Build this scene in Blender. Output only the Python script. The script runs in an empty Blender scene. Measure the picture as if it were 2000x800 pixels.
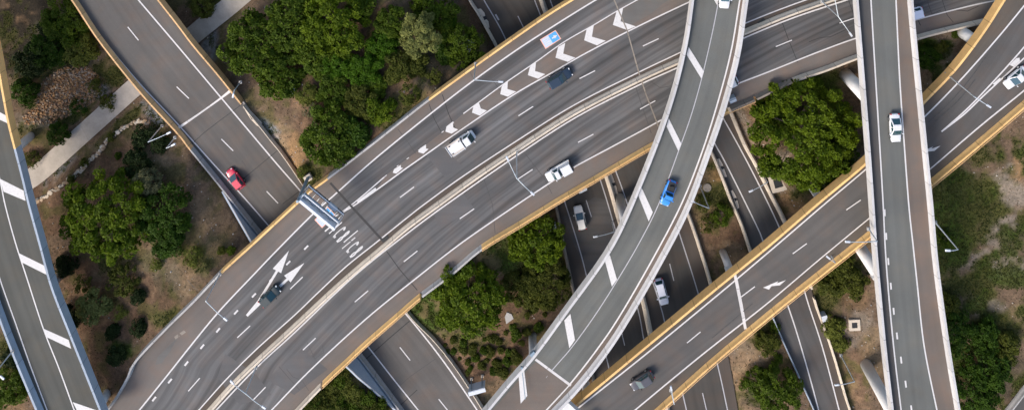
import bpy, math, random
import numpy as np
from mathutils import Vector
R = math.radians
scene = bpy.context.scene
# ------------------------------------------------------------------ camera, light, exposure
H = 150.0; FPX = 1605.0; NX = 1000.0; NY = -550.0      # drone height; focal length and nadir in photo pixels
cd = bpy.data.cameras.new('camera'); cam = bpy.data.objects.new('camera', cd)
scene.collection.objects.link(cam); scene.camera = cam
cam.location = (0, 0, H); cam.rotation_euler = (0, 0, 0)
cd.sensor_width = 36; cd.sensor_fit = 'HORIZONTAL'; cd.lens = FPX / 2000 * 36
cd.shift_y = -0.475; cd.clip_end = 5000; cd.clip_start = 0.5
SUN_DIR = Vector((0.80, 0.60, -0.85)).normalized()       # the way the light travels
w = bpy.data.worlds.new('World'); scene.world = w; w.use_nodes = True
nt = w.node_tree; nt.nodes.clear()
sky = nt.nodes.new('ShaderNodeTexSky'); sky.sky_type = 'NISHITA'; sky.sun_disc = False
sky.sun_elevation = math.asin(-SUN_DIR.z); sky.sun_rotation = math.atan2(-SUN_DIR.x, -SUN_DIR.y)
sky.air_density = 1.0; sky.dust_density = 3.0; sky.ozone_density = 1.0
bg = nt.nodes.new('ShaderNodeBackground'); bg.inputs[1].default_value = 0.15
wo = nt.nodes.new('ShaderNodeOutputWorld')
nt.links.new(sky.outputs[0], bg.inputs[0]); nt.links.new(bg.outputs[0], wo.inputs[0])
sl = bpy.data.lights.new('sun', 'SUN'); sl.energy = 1.5; sl.angle = R(22); sl.color = (1.0, 0.93, 0.85)
so = bpy.data.objects.new('sun', sl); scene.collection.objects.link(so)
so.rotation_euler = SUN_DIR.to_track_quat('-Z', 'Y').to_euler(); so.location = (-60, -140, 90)
scene.view_settings.view_transform = 'Standard'; scene.view_settings.look = 'None'
scene.view_settings.gamma = 1.0; scene.view_settings.exposure = 0.78
scene.view_settings.use_curve_mapping = False
rnd = random.Random(7); nrg = np.random.default_rng(11)
col = scene.collection

# ------------------------------------------------------------------ geometry helpers
def P(px, py, z=0.0):
    k = (H - z) / FPX
    return Vector(((px - NX) * k, -(py - NY) * k, z))
def toz(z): return z if callable(z) else (lambda x, y: z)
def smooth(pts, step=7.0):
    pts = [np.array(p, float) for p in pts]
    pts = [2*pts[0]-pts[1]] + pts + [2*pts[-1]-pts[-2]]
    out = []
    for i in range(1, len(pts)-2):
        p0, p1, p2, p3 = pts[i-1:i+3]
        n = max(2, int(np.linalg.norm(p2-p1)/step))
        for k in range(n):
            t = k/n
            out.append(0.5*((2*p1)+(-p0+p2)*t+(2*p0-5*p1+4*p2-p3)*t*t+(-p0+3*p1-3*p2+p3)*t**3))
    out.append(pts[-2]); return np.array(out)
def resample(pts, n):
    pts = np.asarray(pts, float); d = np.r_[0, np.cumsum(np.linalg.norm(np.diff(pts, axis=0), axis=1))]
    t = np.linspace(0, d[-1], n)
    return np.stack([np.interp(t, d, pts[:, k]) for k in range(pts.shape[1])], 1)
def to3(pts, z, dz=0.0):
    z = toz(z); return [P(p[0], p[1], z(p[0], p[1])+dz) for p in pts]
def tangents(ps):
    out = []
    for i in range(len(ps)):
        a = ps[max(0, i-1)]; b = ps[min(len(ps)-1, i+1)]
        d = Vector((b.x-a.x, b.y-a.y, 0)); out.append(d.normalized() if d.length > 1e-6 else Vector((1, 0, 0)))
    return out
class MB:
    def __init__(s): s.v = []; s.f = []; s.uv = []
    def quad(s, a, b, c, d, uv=None):
        i = len(s.v); s.v += [a, b, c, d]; s.f.append((i, i+1, i+2, i+3)); s.uv.append(uv or [(0, 0)]*4); return s
    def poly(s, pts):
        i = len(s.v); s.v += list(pts); s.f.append(tuple(range(i, i+len(pts)))); s.uv.append([(p.x, p.y) for p in pts]); return s
    def prism(s, pts, z0, z1):
        n = len(pts); a = sum(pts[i][0]*pts[(i+1) % n][1]-pts[(i+1) % n][0]*pts[i][1] for i in range(n))
        if a < 0: pts = pts[::-1]
        i = len(s.v); s.v += [Vector((p[0], p[1], z0)) for p in pts]+[Vector((p[0], p[1], z1)) for p in pts]
        s.f.append(tuple(i+n+k for k in range(n))); s.f.append(tuple(i+k for k in reversed(range(n))))
        for k in range(n): j = (k+1) % n; s.f.append((i+k, i+j, i+n+j, i+n+k))
        s.uv += [None]*(n+2); return s
    def box(s, c, size, rz=0.0, taper=1.0):
        cx, cy, cz = c; x, y, z = [q/2 for q in size]; co, si = math.cos(rz), math.sin(rz); i = len(s.v)
        for dz, t in ((-z, 1), (z, taper)):
            for dx, dy in ((-x*t, -y*t), (x*t, -y*t), (x*t, y*t), (-x*t, y*t)):
                s.v.append(Vector((cx+dx*co-dy*si, cy+dx*si+dy*co, cz+dz)))
        s.f += [(i+3, i+2, i+1, i), (i+4, i+5, i+6, i+7), (i, i+1, i+5, i+4), (i+1, i+2, i+6, i+5), (i+2, i+3, i+7, i+6), (i+3, i, i+4, i+7)]
        s.uv += [None]*6; return s
    def tube(s, pts, rad, n=8, cap=True):
        pts = [Vector(p) for p in pts]; rads = rad if isinstance(rad, (list, tuple)) else [rad]*len(pts); i0 = len(s.v)
        for k, p in enumerate(pts):
            d = (pts[min(k+1, len(pts)-1)]-pts[max(k-1, 0)]).normalized()
            u = d.cross(Vector((0, 0, 1)) if abs(d.z) < 0.9 else Vector((1, 0, 0))).normalized(); v = d.cross(u)
            for a in range(n):
                t = 2*math.pi*a/n; s.v.append(p+(u*math.cos(t)+v*math.sin(t))*rads[k])
        for k in range(len(pts)-1):
            for a in range(n):
                b = (a+1) % n; s.f.append((i0+k*n+a, i0+(k+1)*n+a, i0+(k+1)*n+b, i0+k*n+b)); s.uv.append(None)
        if cap:
            s.f.append(tuple(i0+a for a in range(n))); s.f.append(tuple(i0+(len(pts)-1)*n+a for a in reversed(range(n)))); s.uv += [None]*2
        return s
    def sweep(s, path, prof, side=1):
        """prof: (offset to the right of travel * side, dz) closed loop"""
        tg = tangents(path); i0 = len(s.v); n = len(prof); LL = [0]
        for k in range(1, len(path)): LL.append(LL[-1]+(path[k]-path[k-1]).length)
        for p, t in zip(path, tg):
            r = Vector((t.y, -t.x, 0))*side
            for o, dz in prof: s.v.append(p+r*o+Vector((0, 0, dz)))
        for k in range(len(path)-1):
            for a in range(n):
                b = (a+1) % n; q = (i0+k*n+a, i0+k*n+b, i0+(k+1)*n+b, i0+(k+1)*n+a)
                s.f.append(q if side > 0 else q[::-1]); u4 = [(LL[k], a), (LL[k], a+1), (LL[k+1], a+1), (LL[k+1], a)]; s.uv.append(u4 if side > 0 else u4[::-1])
        e = len(path)-1
        s.f.append(tuple(i0+a for a in range(n))); s.f.append(tuple(i0+e*n+a for a in reversed(range(n)))); s.uv += [None]*2
        return s
    def ribbon(s, A, B, closed_len=None):
        L = 0
        i0 = len(s.v)
        for k in range(len(A)): s.v += [A[k], B[k]]
        for k in range(len(A)-1):
            d = ((A[k+1]+B[k+1])/2-(A[k]+B[k])/2).length; w0 = (B[k]-A[k]).length; w1 = (B[k+1]-A[k+1]).length
            s.f.append((i0+2*k, i0+2*k+1, i0+2*k+3, i0+2*k+2)); s.uv.append([(L, 0), (L, w0), (L+d, w1), (L+d, 0)]); L += d
        return s
    def strip(s, path, wdt, uvw=False):
        tg = tangents(path); A = []; B = []
        for p, t in zip(path, tg):
            r = Vector((t.y, -t.x, 0))*wdt/2; A.append(p-r); B.append(p+r)
        return s.ribbon(A, B)
    def build(s, name, mat, parent=None, sm=False, loc=None):
        me = bpy.data.meshes.new(name); off = Vector((0, 0, 0))
        if loc is not None: off = Vector(loc)
        elif parent is not None and parent.get('_w'): off = parent.location
        me.from_pydata([tuple(v-off) for v in s.v], [], s.f)
        if any(u for u in s.uv):
            uvl = me.uv_layers.new(name='UVMap'); k = 0
            for fi, f in enumerate(s.f):
                u = s.uv[fi] if fi < len(s.uv) else None
                for j in range(len(f)):
                    if u: uvl.data[k].uv = u[j]
                    k += 1
        if mat: me.materials.append(mat)
        if sm:
            for p in me.polygons: p.use_smooth = True
        o = bpy.data.objects.new(name, me); col.objects.link(o)
        if loc is not None: o.location = loc
        if parent is not None: o.parent = parent
        return o
def tag(o, label=None, cat=None, group=None, kind=None):
    if label: o['label'] = label
    if cat: o['category'] = cat
    if group: o['group'] = group
    if kind: o['kind'] = kind
    return o
def thing(name, loc, label, cat, group=None, world=True, rz=0.0):
    o = bpy.data.objects.new(name, None); col.objects.link(o); o.location = loc; o.rotation_euler = (0, 0, rz)
    o.empty_display_size = 0.5
    if world: o['_w'] = 1
    return tag(o, label, cat, group)

# ------------------------------------------------------------------ materials
def newmat(name):
    m = bpy.data.materials.new(name); m.use_nodes = True; t = m.node_tree
    return m, t, t.nodes['Principled BSDF'], t.nodes, t.links
def N(t, typ, **kw):
    n = t.nodes.new(typ)
    for k, v in kw.items():
        if k in n.inputs.keys(): n.inputs[k].default_value = v
        else: setattr(n, k, v)
    return n
def ramp(t, src, stops):
    r = t.nodes.new('ShaderNodeValToRGB'); e = r.color_ramp.elements
    while len(e) < len(stops): e.new(0.5)
    for q, (p, c) in zip(e, stops): q.position = p; q.color = (*c, 1) if len(c) == 3 else c
    t.links.new(src, r.inputs[0]); return r.outputs[0]
def g(v): return (v, v, v)
def mixc(t, a, b, fac, mode='MIX'):
    m = t.nodes.new('ShaderNodeMix'); m.data_type = 'RGBA'; m.blend_type = mode
    for sock, val in ((0, fac), (6, a), (7, b)):
        if hasattr(val, 'links') or hasattr(val, 'is_linked'): t.links.new(val, m.inputs[sock])
        else: m.inputs[sock].default_value = val if not isinstance(val, tuple) or len(val) == 4 else (*val, 1)
    return m.outputs[2]
def simple(name, c, rough=0.6, metal=0.0, var=0.12, scale=3.0, spec=0.5, bump=0.0, coat=0.0):
    m, t, b, nd, lk = newmat(name)
    tc = N(t, 'ShaderNodeTexCoord'); no = N(t, 'ShaderNodeTexNoise', Scale=scale, Detail=6.0, Roughness=0.65)
    lk.new(tc.outputs['Object'], no.inputs['Vector'])
    f = ramp(t, no.outputs[0], [(0.3, g(1-var)), (0.7, g(1+var))])
    lk.new(mixc(t, (*c, 1), f, 1.0, 'MULTIPLY'), b.inputs['Base Color'])
    b.inputs['Roughness'].default_value = rough; b.inputs['Metallic'].default_value = metal
    b.inputs['Specular IOR Level'].default_value = spec; b.inputs['Coat Weight'].default_value = coat
    if bump:
        bp = N(t, 'ShaderNodeBump', Strength=bump, Distance=0.03); lk.new(no.outputs[0], bp.inputs['Height']); lk.new(bp.outputs[0], b.inputs['Normal'])
    return m
def asphalt(name, c, track=0.16, lane=3.5, off=0.0, patch=0.15, tint=(1.25, 1.0, 0.85)):
    """worn asphalt: grain, patches, oil and tyre streaks running along the road (UV: metres along, metres across)"""
    m, t, b, nd, lk = newmat(name)
    uv = N(t, 'ShaderNodeUVMap'); sx = N(t, 'ShaderNodeSeparateXYZ'); lk.new(uv.outputs[0], sx.inputs[0])
    mp = N(t, 'ShaderNodeMapping'); mp.inputs['Scale'].default_value = (0.012, 0.36, 1); lk.new(uv.outputs[0], mp.inputs[0])
    n1 = N(t, 'ShaderNodeTexNoise', Scale=1.0, Detail=5.0, Roughness=0.6); lk.new(mp.outputs[0], n1.inputs['Vector'])
    streak = ramp(t, n1.outputs[0], [(0.36, g(1-track)), (0.64, g(1+track*0.9))])
    tc = N(t, 'ShaderNodeTexCoord')
    n2 = N(t, 'ShaderNodeTexNoise', Scale=0.09, Detail=5.0, Roughness=0.6); lk.new(tc.outputs['Object'], n2.inputs['Vector'])
    big = ramp(t, n2.outputs[0], [(0.3, g(1-patch)), (0.7, g(1+patch))])
    n3 = N(t, 'ShaderNodeTexNoise', Scale=7.0, Detail=8.0, Roughness=0.8); lk.new(tc.outputs['Object'], n3.inputs['Vector'])
    gr = ramp(t, n3.outputs[0], [(0.25, g(0.86)), (0.75, g(1.14))])
    # wheel-track wear: two polished bands a lane
    ma = N(t, 'ShaderNodeMath', operation='MULTIPLY_ADD'); ma.inputs[1].default_value = 4*math.pi/lane; ma.inputs[2].default_value = off
    lk.new(sx.outputs[1], ma.inputs[0]); sn = N(t, 'ShaderNodeMath', operation='SINE'); lk.new(ma.outputs[0], sn.inputs[0])
    tr = ramp(t, sn.outputs[0], [(0.0, g(1.0)), (1.0, g(1.0-track*0.55))])
    c1 = mixc(t, (*c, 1), streak, 1.0, 'MULTIPLY'); c1 = mixc(t, c1, big, 1.0, 'MULTIPLY')
    c1 = mixc(t, c1, gr, 1.0, 'MULTIPLY'); c1 = mixc(t, c1, tr, 1.0, 'MULTIPLY')
    n4 = N(t, 'ShaderNodeTexNoise', Scale=0.35, Detail=4.0); lk.new(tc.outputs['Object'], n4.inputs['Vector'])
    br = ramp(t, n4.outputs[0], [(0.45, g(0.0)), (0.75, g(0.6))])
    c2 = mixc(t, c1, (*tint, 1), 1.0, 'MULTIPLY')
    lk.new(mixc(t, c1, c2, br), b.inputs['Base Color'])
    b.inputs['Roughness'].default_value = 0.85; b.inputs['Specular IOR Level'].default_value = 0.3
    bp = N(t, 'ShaderNodeBump', Strength=0.25, Distance=0.01); lk.new(n3.outputs[0], bp.inputs['Height']); lk.new(bp.outputs[0], b.inputs['Normal'])
    return m
def concrete(name, c, var=0.18, stain=0.35, sc=1.0, jt=.55):
    m, t, b, nd, lk = newmat(name); tc = N(t, 'ShaderNodeTexCoord')
    n1 = N(t, 'ShaderNodeTexNoise', Scale=0.7*sc, Detail=8.0, Roughness=0.7); lk.new(tc.outputs['Object'], n1.inputs['Vector'])
    n2 = N(t, 'ShaderNodeTexNoise', Scale=6.0*sc, Detail=6.0, Roughness=0.75); lk.new(tc.outputs['Object'], n2.inputs['Vector'])
    a = mixc(t, (*c, 1), ramp(t, n1.outputs[0], [(0.3, g(1-var)), (0.7, g(1+var*0.6))]), 1.0, 'MULTIPLY')
    st = ramp(t, n2.outputs[0], [(0.52, g(0)), (0.75, g(stain))])
    uv = N(t, 'ShaderNodeUVMap'); sx = N(t, 'ShaderNodeSeparateXYZ'); lk.new(uv.outputs[0], sx.inputs[0])
    dv = N(t, 'ShaderNodeMath', operation='MULTIPLY_ADD'); dv.inputs[1].default_value = 0.2; dv.inputs[2].default_value = .5; lk.new(sx.outputs[0], dv.inputs[0])
    fr_ = N(t, 'ShaderNodeMath', operation='FRACT'); lk.new(dv.outputs[0], fr_.inputs[0]); fl = N(t, 'ShaderNodeMath', operation='FLOOR'); lk.new(dv.outputs[0], fl.inputs[0])
    wn = N(t, 'ShaderNodeTexWhiteNoise', noise_dimensions='1D'); lk.new(fl.outputs[0], wn.inputs['W'])
    a = mixc(t, a, ramp(t, wn.outputs[0], [(0.0, g(0.91)), (1.0, g(1.06))]), 1.0, 'MULTIPLY')
    a = mixc(t, a, ramp(t, fr_.outputs[0], [(0.0, g(jt)), (0.018, g(jt)), (0.026, g(1.0))]), 1.0, 'MULTIPLY')
    lk.new(mixc(t, a, (c[0]*0.45, c[1]*0.42, c[2]*0.4, 1), st), b.inputs['Base Color'])
    b.inputs['Roughness'].default_value = 0.8; b.inputs['Specular IOR Level'].default_value = 0.3
    bp = N(t, 'ShaderNodeBump', Strength=0.3, Distance=0.02); lk.new(n2.outputs[0], bp.inputs['Height']); lk.new(bp.outputs[0], b.inputs['Normal'])
    return m
def leafmat(name, c1, c2):
    m, t, b, nd, lk = newmat(name)
    at = N(t, 'ShaderNodeAttribute', attribute_name='leaf'); 
    colr = ramp(t, at.outputs['Fac'], [(0.0, c1), (1.0, c2)])
    lk.new(colr, b.inputs['Base Color']); b.inputs['Roughness'].default_value = 0.6; b.inputs['Specular IOR Level'].default_value = 0.12
    tr = N(t, 'ShaderNodeBsdfTranslucent'); lk.new(colr, tr.inputs[0])
    mx = N(t, 'ShaderNodeMixShader'); mx.inputs[0].default_value = 0.30
    lk.new(b.outputs[0], mx.inputs[1]); lk.new(tr.outputs[0], mx.inputs[2]); lk.new(mx.outputs[0], nd['Material Output'].inputs[0])
    return m
def paintline(name, c=(0.60, 0.575, 0.56), wear=0.5):
    m, t, b, nd, lk = newmat(name); tc = N(t, 'ShaderNodeTexCoord')
    n1 = N(t, 'ShaderNodeTexNoise', Scale=3.0, Detail=9.0, Roughness=0.8); lk.new(tc.outputs['Object'], n1.inputs['Vector'])
    f = ramp(t, n1.outputs[0], [(0.50, g(0)), (0.78, g(wear))])
    lk.new(mixc(t, (*c, 1), (0.14, 0.13, 0.12, 1), f), b.inputs['Base Color']); b.inputs['Roughness'].default_value = 0.7
    return m
M = dict(
 lane_l=asphalt('asphalt_left_ramp', (0.080, 0.080, 0.070), 0.12, tint=(1.15, 1.0, .85)), lane_m=asphalt('asphalt_motorway', (0.106, 0.104, 0.103), 0.36), lane_c=asphalt('asphalt_green_grey', (0.116, 0.119, 0.110), 0.10, off=1.0, tint=(1.1, 1.0, 0.9)),
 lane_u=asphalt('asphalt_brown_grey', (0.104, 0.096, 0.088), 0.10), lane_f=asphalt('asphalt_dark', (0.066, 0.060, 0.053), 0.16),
 lane_o=asphalt('asphalt_ramp', (0.092, 0.087, 0.082), 0.12), lane_s=asphalt('asphalt_side', (0.080, 0.076, 0.072), 0.14),
 sh_m=asphalt('asphalt_shoulder', (0.140, 0.121, 0.107), 0.08), sh_c=asphalt('asphalt_shoulder_brown', (0.135, 0.112, 0.095), 0.06),
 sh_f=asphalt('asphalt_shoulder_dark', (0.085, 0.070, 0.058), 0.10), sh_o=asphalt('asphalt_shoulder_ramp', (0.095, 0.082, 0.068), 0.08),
 patch_a=asphalt('asphalt_patch_dark', (0.098, 0.096, 0.096), 0.06), patch_b=asphalt('asphalt_patch_light', (0.125, 0.120, 0.112), 0.06),
 paint=paintline('road_paint'), paint2=paintline('road_paint_worn', (0.40, 0.39, 0.40), 0.6), paintb=paintline('road_paint_bright', (0.60, 0.58, 0.56), 0.5),
 tar=simple('tar_seal', (0.022, 0.021, 0.021), 0.7, var=0.3, scale=2),
 crack=simple('crack_seal', (0.05, 0.048, 0.046), 0.7, var=0.3, scale=2),
 orange=concrete('sand_painted_concrete', (0.80, 0.50, 0.20), 0.16, 0.34), orange2=concrete('sand_painted_concrete_rusty', (0.68, 0.42, 0.20), 0.2, 0.45),
 white=concrete('white_concrete', (0.50, 0.49, 0.485), 0.12, 0.22), grey=concrete('grey_concrete', (0.40, 0.385, 0.365), 0.2, 0.4),
 tan=concrete('tan_concrete', (0.60, 0.515, 0.41), 0.15, 0.3), dirtyc=concrete('stained_concrete', (0.26, 0.225, 0.185), 0.25, 0.6),
 pier=concrete('pier_concrete', (0.72, 0.71, 0.69), 0.12, 0.2), soffit=concrete('girder_concrete', (0.32, 0.31, 0.30)),
 bluegrey=concrete('bluegrey_concrete', (0.33, 0.38, 0.44), 0.1, 0.2), wall=concrete('painted_retaining_wall', (0.40, 0.47, 0.55), 0.08, 0.15),
 path=concrete('path_concrete', (0.45, 0.395, 0.33), 0.2, 0.35, 0.8, .97), joint=concrete('joint_concrete', (0.62, 0.59, 0.565), 0.12, 0.35),
 steel=simple('galvanised_steel', (0.52, 0.57, 0.60), 0.45, 0.4, 0.08), steelb=simple('blue_grey_steel', (0.22, 0.29, 0.35), 0.5, 0.3, 0.1),
 dsteel=simple('dark_steel', (0.05, 0.055, 0.06), 0.5, 0.3), lampw=simple('lamp_housing', (0.60, 0.63, 0.67), 0.4, 0.1, 0.04),
 grate=simple('grate_dark', (0.02, 0.021, 0.022), 0.7), bark=simple('bark', (0.13, 0.10, 0.075), 0.9, var=0.3, scale=5, bump=0.6),
 tyre=simple('tyre_rubber', (0.018, 0.018, 0.018), 0.85), rim=simple('wheel_rim', (0.45, 0.45, 0.46), 0.3, 0.8),
 glass=simple('car_glass', (0.014, 0.055, 0.065), 0.06, 0.0, 0.02, spec=0.9), glassb=simple('car_glass_blue', (0.03, 0.075, 0.10), 0.08, 0.0, 0.05, spec=0.9),
 lightl=simple('headlamp_lens', (0.75, 0.75, 0.75), 0.15), redl=simple('tail_lamp_lens', (0.4, 0.02, 0.02), 0.2), blk=simple('black_plastic', (0.02, 0.02, 0.022), 0.5),
 blue=paintline('blue_road_paint', (0.07, 0.33, 0.62), 0.3), ltblue=paintline('pale_blue_paint', (0.45, 0.55, 0.72), 0.5), orp=paintline('pale_orange_paint', (0.78, 0.42, 0.30), 0.4),
)
# ------------------------------------------------------------------ road lines traced from the photograph (pixels)
def clamp(v, a=0.0, b=1.0): return max(a, min(b, v))
def sst(t): t = clamp(t); return t*t*(3-2*t)
zM = lambda x, y: 8.5
zC = lambda x, y: 15.5-4.0*sst((y-250)/550)
zO = lambda x, y: 8.0+6.0*sst((x-1350)/650)
zR = lambda x, y: 18.0
zL = lambda x, y: 12.0
zU = lambda x, y: 5.5-3.3*sst((y-60)/420)
zF = lambda x, y: 0.0
zS = lambda x, y: 0.5
M_TL = [(190, 835), (205, 812), (222, 790), (250, 742), (267, 708), (325, 646), (380, 592), (432, 538), (500, 476), (555, 425), (607, 378), (642, 352), (720, 292), (800, 229), (840, 198), (900, 154), (960, 111), (1060, 41), (1120, 3), (1165, -24), (1250, -70), (1500, -185)]
M_BR = [(545, 835), (562, 815), (575, 800), (630, 743), (680, 696), (715, 663), (770, 615), (820, 572), (880, 527), (940, 477), (1020, 428), (1090, 385), (1170, 338), (1275, 277), (1350, 243), (1415, 212), (1470, 188), (1547, 152), (1610, 130), (1676, 105), (1791, 68), (1870, 48), (1928, 35), (1990, 22), (2150, -10)]
L1 = [(240, 838), (272, 800), (322, 738), (380, 665), (430, 605), (500, 531), (550, 479), (612, 417), (657, 377), (721, 320), (785, 267), (900, 176), (1000, 104), (1080, 52), (1164, 0), (1230, -38), (1500, -160)]
L2 = [(660, 420), (700, 389), (750, 346), (775, 325), (825, 288), (870, 253), (905, 222), (935, 200), (987, 162), (1047, 121), (1102, 82), (1160, 49), (1200, 25), (1245, 0), (1290, -24)]
L3 = [(655, 422), (690, 402), (735, 371), (790, 331), (820, 310), (900, 254), (1000, 187), (1080, 141), (1150, 101), (1250, 50), (1347, 4), (1390, -15)]
L4 = [(355, 835), (388, 800), (440, 742), (500, 682), (575, 615), (620, 572), (676, 520), (735, 473), (800, 421), (827, 400), (900, 347), (1000, 281), (1120, 206), (1240, 145), (1330, 102), (1400, 68), (1455, 46), (1515, 22), (1575, 0), (1640, -22)]
L5 = [(390, 835), (422, 800), (500, 718), (575, 649), (650, 577), (712, 521), (800, 452), (872, 399), (1000, 310), (1120, 232), (1240, 170), (1322, 133), (1452, 75), (1550, 35), (1655, 0), (1720, -20)]
MBAR = [(378, 835), (410, 800), (455, 750), (500, 706), (575, 637), (650, 567), (700, 523), (750, 481), (800, 439), (860, 395), (925, 348), (1000, 297), (1120, 220), (1240, 158), (1325, 119), (1400, 86), (1455, 62), (1530, 31), (1600, 6), (1660, -14)]
L6 = [(495, 835), (530, 800), (610, 718), (715, 622), (810, 545), (900, 475), (1000, 406), (1077, 355), (1120, 327), (1200, 284), (1285, 238), (1350, 202), (1430, 168), (1500, 141), (1590, 105), (1672, 75), (1787, 40), (1870, 18), (1951, 0), (2150, -38)]
C_LI = [(1362, -40), (1358, 0), (1342, 102), (1307, 230), (1240, 400), (1190, 500), (1110, 612), (1047, 698), (1000, 752), (960, 800), (940, 825)]
C_E = [(1452, -40), (1445, 0), (1428, 100), (1402, 200), (1370, 300), (1330, 400), (1275, 505), (1210, 617), (1165, 683), (1115, 747), (1067, 800), (1040, 828)]
C_RI = [(1460, -40), (1451, 0), (1436, 100), (1410, 200), (1376, 300), (1337, 403), (1283, 508), (1217, 622), (1173, 688), (1122, 752), (1076, 800), (1050, 828)]
C_MID = [(1411, -40), (1402, 10), (1390, 70), (1370, 155), (1350, 225), (1327, 290), (1287, 397), (1248, 475), (1200, 556), (1160, 618), (1117, 677), (1087, 712), (1020, 790), (995, 820)]
O_TL = [(1075, 838), (1120, 800), (1150, 775), (1255, 688), (1400, 568), (1500, 487), (1602, 400), (1692, 325), (1750, 268), (1806, 206), (1867, 142), (1922, 70), (1967, 0), (1992, -40)]
O1 = [(1078, 838), (1124, 800), (1260, 692), (1400, 577), (1500, 493), (1604, 404), (1692, 330), (1750, 280), (1806, 228), (1870, 163), (1942, 82), (2000, 12), (2040, -40)]
O2 = [(1195, 838), (1240, 800), (1370, 693), (1500, 591), (1600, 507), (1697, 427), (1760, 375), (1817, 330), (1910, 250), (2000, 177), (2060, 125)]
O_BR = [(1230, 838), (1277, 800), (1385, 703), (1500, 607), (1600, 527), (1697, 450), (1760, 395), (1820, 347), (1910, 272), (2000, 195), (2060, 142)]
R_LI = [(1677, -40), (1679, 0), (1687, 100), (1695, 200), (1703, 300), (1710, 400), (1717, 500), (1726, 600), (1736, 700), (1748, 800), (1753, 840)]
R1 = [(1699, -40), (1701, 0), (1710, 150), (1718, 280), (1725, 400), (1730, 500), (1738, 600), (1748, 700), (1760, 800), (1765, 840)]
R2 = [(1748, -40), (1750, 0), (1757, 150), (1766, 280), (1775, 400), (1783, 475), (1791, 550), (1805, 675), (1830, 800), (1839, 840)]
R_RI = [(1770, -40), (1772, 0), (1781, 100), (1791, 200), (1801, 300), (1811, 400), (1820, 500), (1833, 600), (1848, 700), (1865, 800), (1872, 840)]
L_RI = [(-34, 0), (-22, 60), (-10, 120), (2, 187), (12, 240), (25, 292), (40, 350), (52, 400), (74, 480), (97, 563), (133, 655), (165, 735), (191, 800), (205, 835)]
LL1 = [(-80, 0), (-66, 60), (-50, 140), (-25, 245), (0, 352), (10, 400), (29, 470), (50, 535), (85, 642), (115, 718), (145, 800), (158, 835)]
LL2 = [(-135, 0), (-122, 60), (-105, 140), (-75, 260), (-45, 380), (-25, 460), (0, 545), (30, 630), (60, 715), (92, 800), (106, 835)]
L_LI = [(-150, 0), (-136, 60), (-120, 140), (-90, 262), (-60, 385), (-38, 468), (-8, 562), (20, 640), (50, 715), (86, 800), (101, 835)]
U_LI = [(110, -40), (143, 0), (195, 78), (275, 178), (348, 258), (374, 291), (435, 366), (507, 457), (560, 520), (640, 618), (700, 692), (740, 744), (782, 800), (808, 835)]
U1 = [(119, -40), (150, 0), (200, 75), (270, 160), (345, 240), (415, 318), (485, 395), (560, 482), (640, 580), (717, 674), (765, 735), (817, 800), (845, 835)]
U3 = [(237, -40), (270, 0), (345, 88), (420, 177), (500, 272), (545, 325), (586, 372), (640, 437), (720, 530), (792, 612), (835, 664), (870, 710), (905, 760), (932, 800), (955, 835)]
U_RI = [(281, -40), (312, 0), (345, 42), (380, 88), (428, 145), (472, 200), (503, 238), (530, 272), (548, 294), (570, 325), (590, 355), (605, 376), (660, 440), (730, 520), (800, 612), (850, 664), (895, 722), (945, 800), (968, 835)]
F_L = [(898, -40), (918, 0), (935, 27), (960, 72), (972, 96), (1020, 200), (1060, 320), (1085, 400), (1105, 500), (1123, 580), (1143, 665), (1160, 745), (1175, 820), (1182, 850)]
FL1 = [(925, -40), (945, 0), (989, 80), (1048, 230), (1100, 385), (1130, 480), (1146, 540), (1185, 700), (1200, 765), (1220, 850)]
FL3 = [(1030, -40), (1044, 0), (1057, 34), (1110, 172), (1170, 344), (1201, 445), (1245, 600), (1258, 665), (1285, 790), (1299, 850)]
FM = [(1044, -40), (1058, 0), (1068, 28), (1125, 175), (1184, 340), (1209, 425), (1232, 500), (1256, 585), (1270, 650), (1300, 785), (1314, 850)]
FR1 = [(1062, -40), (1075, 0), (1081, 18), (1140, 170), (1200, 327), (1225, 397), (1258, 500), (1290, 597), (1301, 640), (1333, 767), (1352, 850)]
FR3 = [(1160, -40), (1173, 0), (1220, 140), (1270, 285), (1325, 450), (1365, 577), (1401, 710), (1421, 800), (1432, 850)]
F_R = [(1178, -40), (1190, 0), (1238, 140), (1290, 278), (1342, 412), (1365, 478), (1390, 562), (1421, 690), (1441, 798), (1452, 850)]
S_L = [(1300, 105), (1345, 205), (1390, 298), (1412, 350), (1428, 392), (1448, 438), (1466, 492), (1490, 562), (1510, 620), (1547, 705), (1590, 800), (1612, 850)]
S1 = [(1315, 105), (1360, 205), (1396, 280), (1418, 320), (1477, 439), (1492, 475), (1540, 600), (1570, 695), (1599, 800), (1612, 850)]
S2 = [(1355, 105), (1400, 205), (1412, 230), (1440, 280), (1477, 350), (1520, 439), (1560, 535), (1581, 600), (1607, 680), (1639, 800), (1652, 850)]
S_R = [(1370, 105), (1415, 190), (1425, 212), (1454, 280), (1476, 320), (1505, 378), (1534, 436), (1575, 535), (1595, 600), (1612, 645), (1630, 700), (1650, 770), (1660, 800), (1676, 850)]
TOP = 1.0   # parapet height
# upper / left parapets are traced along their top inner edge, lower / right ones along their foot

def base3(line, z, top=False, step=7.0):
    zf = toz(z); return [zfix(q, zf) for q in [P(p[0], p[1], zf(p[0], p[1])+(TOP if top else 0))-Vector((0, 0, TOP if top else 0)) for p in smooth(line, step)]]
def zfix(p, zf, dz=0.0):
    z = p.z
    for _ in range(5): k = FPX/(H-z); z = zf(NX+p.x*k, NY-p.y*k)
    return Vector((p.x, p.y, z+dz))
def nrs(ps, n): return [Vector(q) for q in resample([tuple(p) for p in ps], n)]

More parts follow.
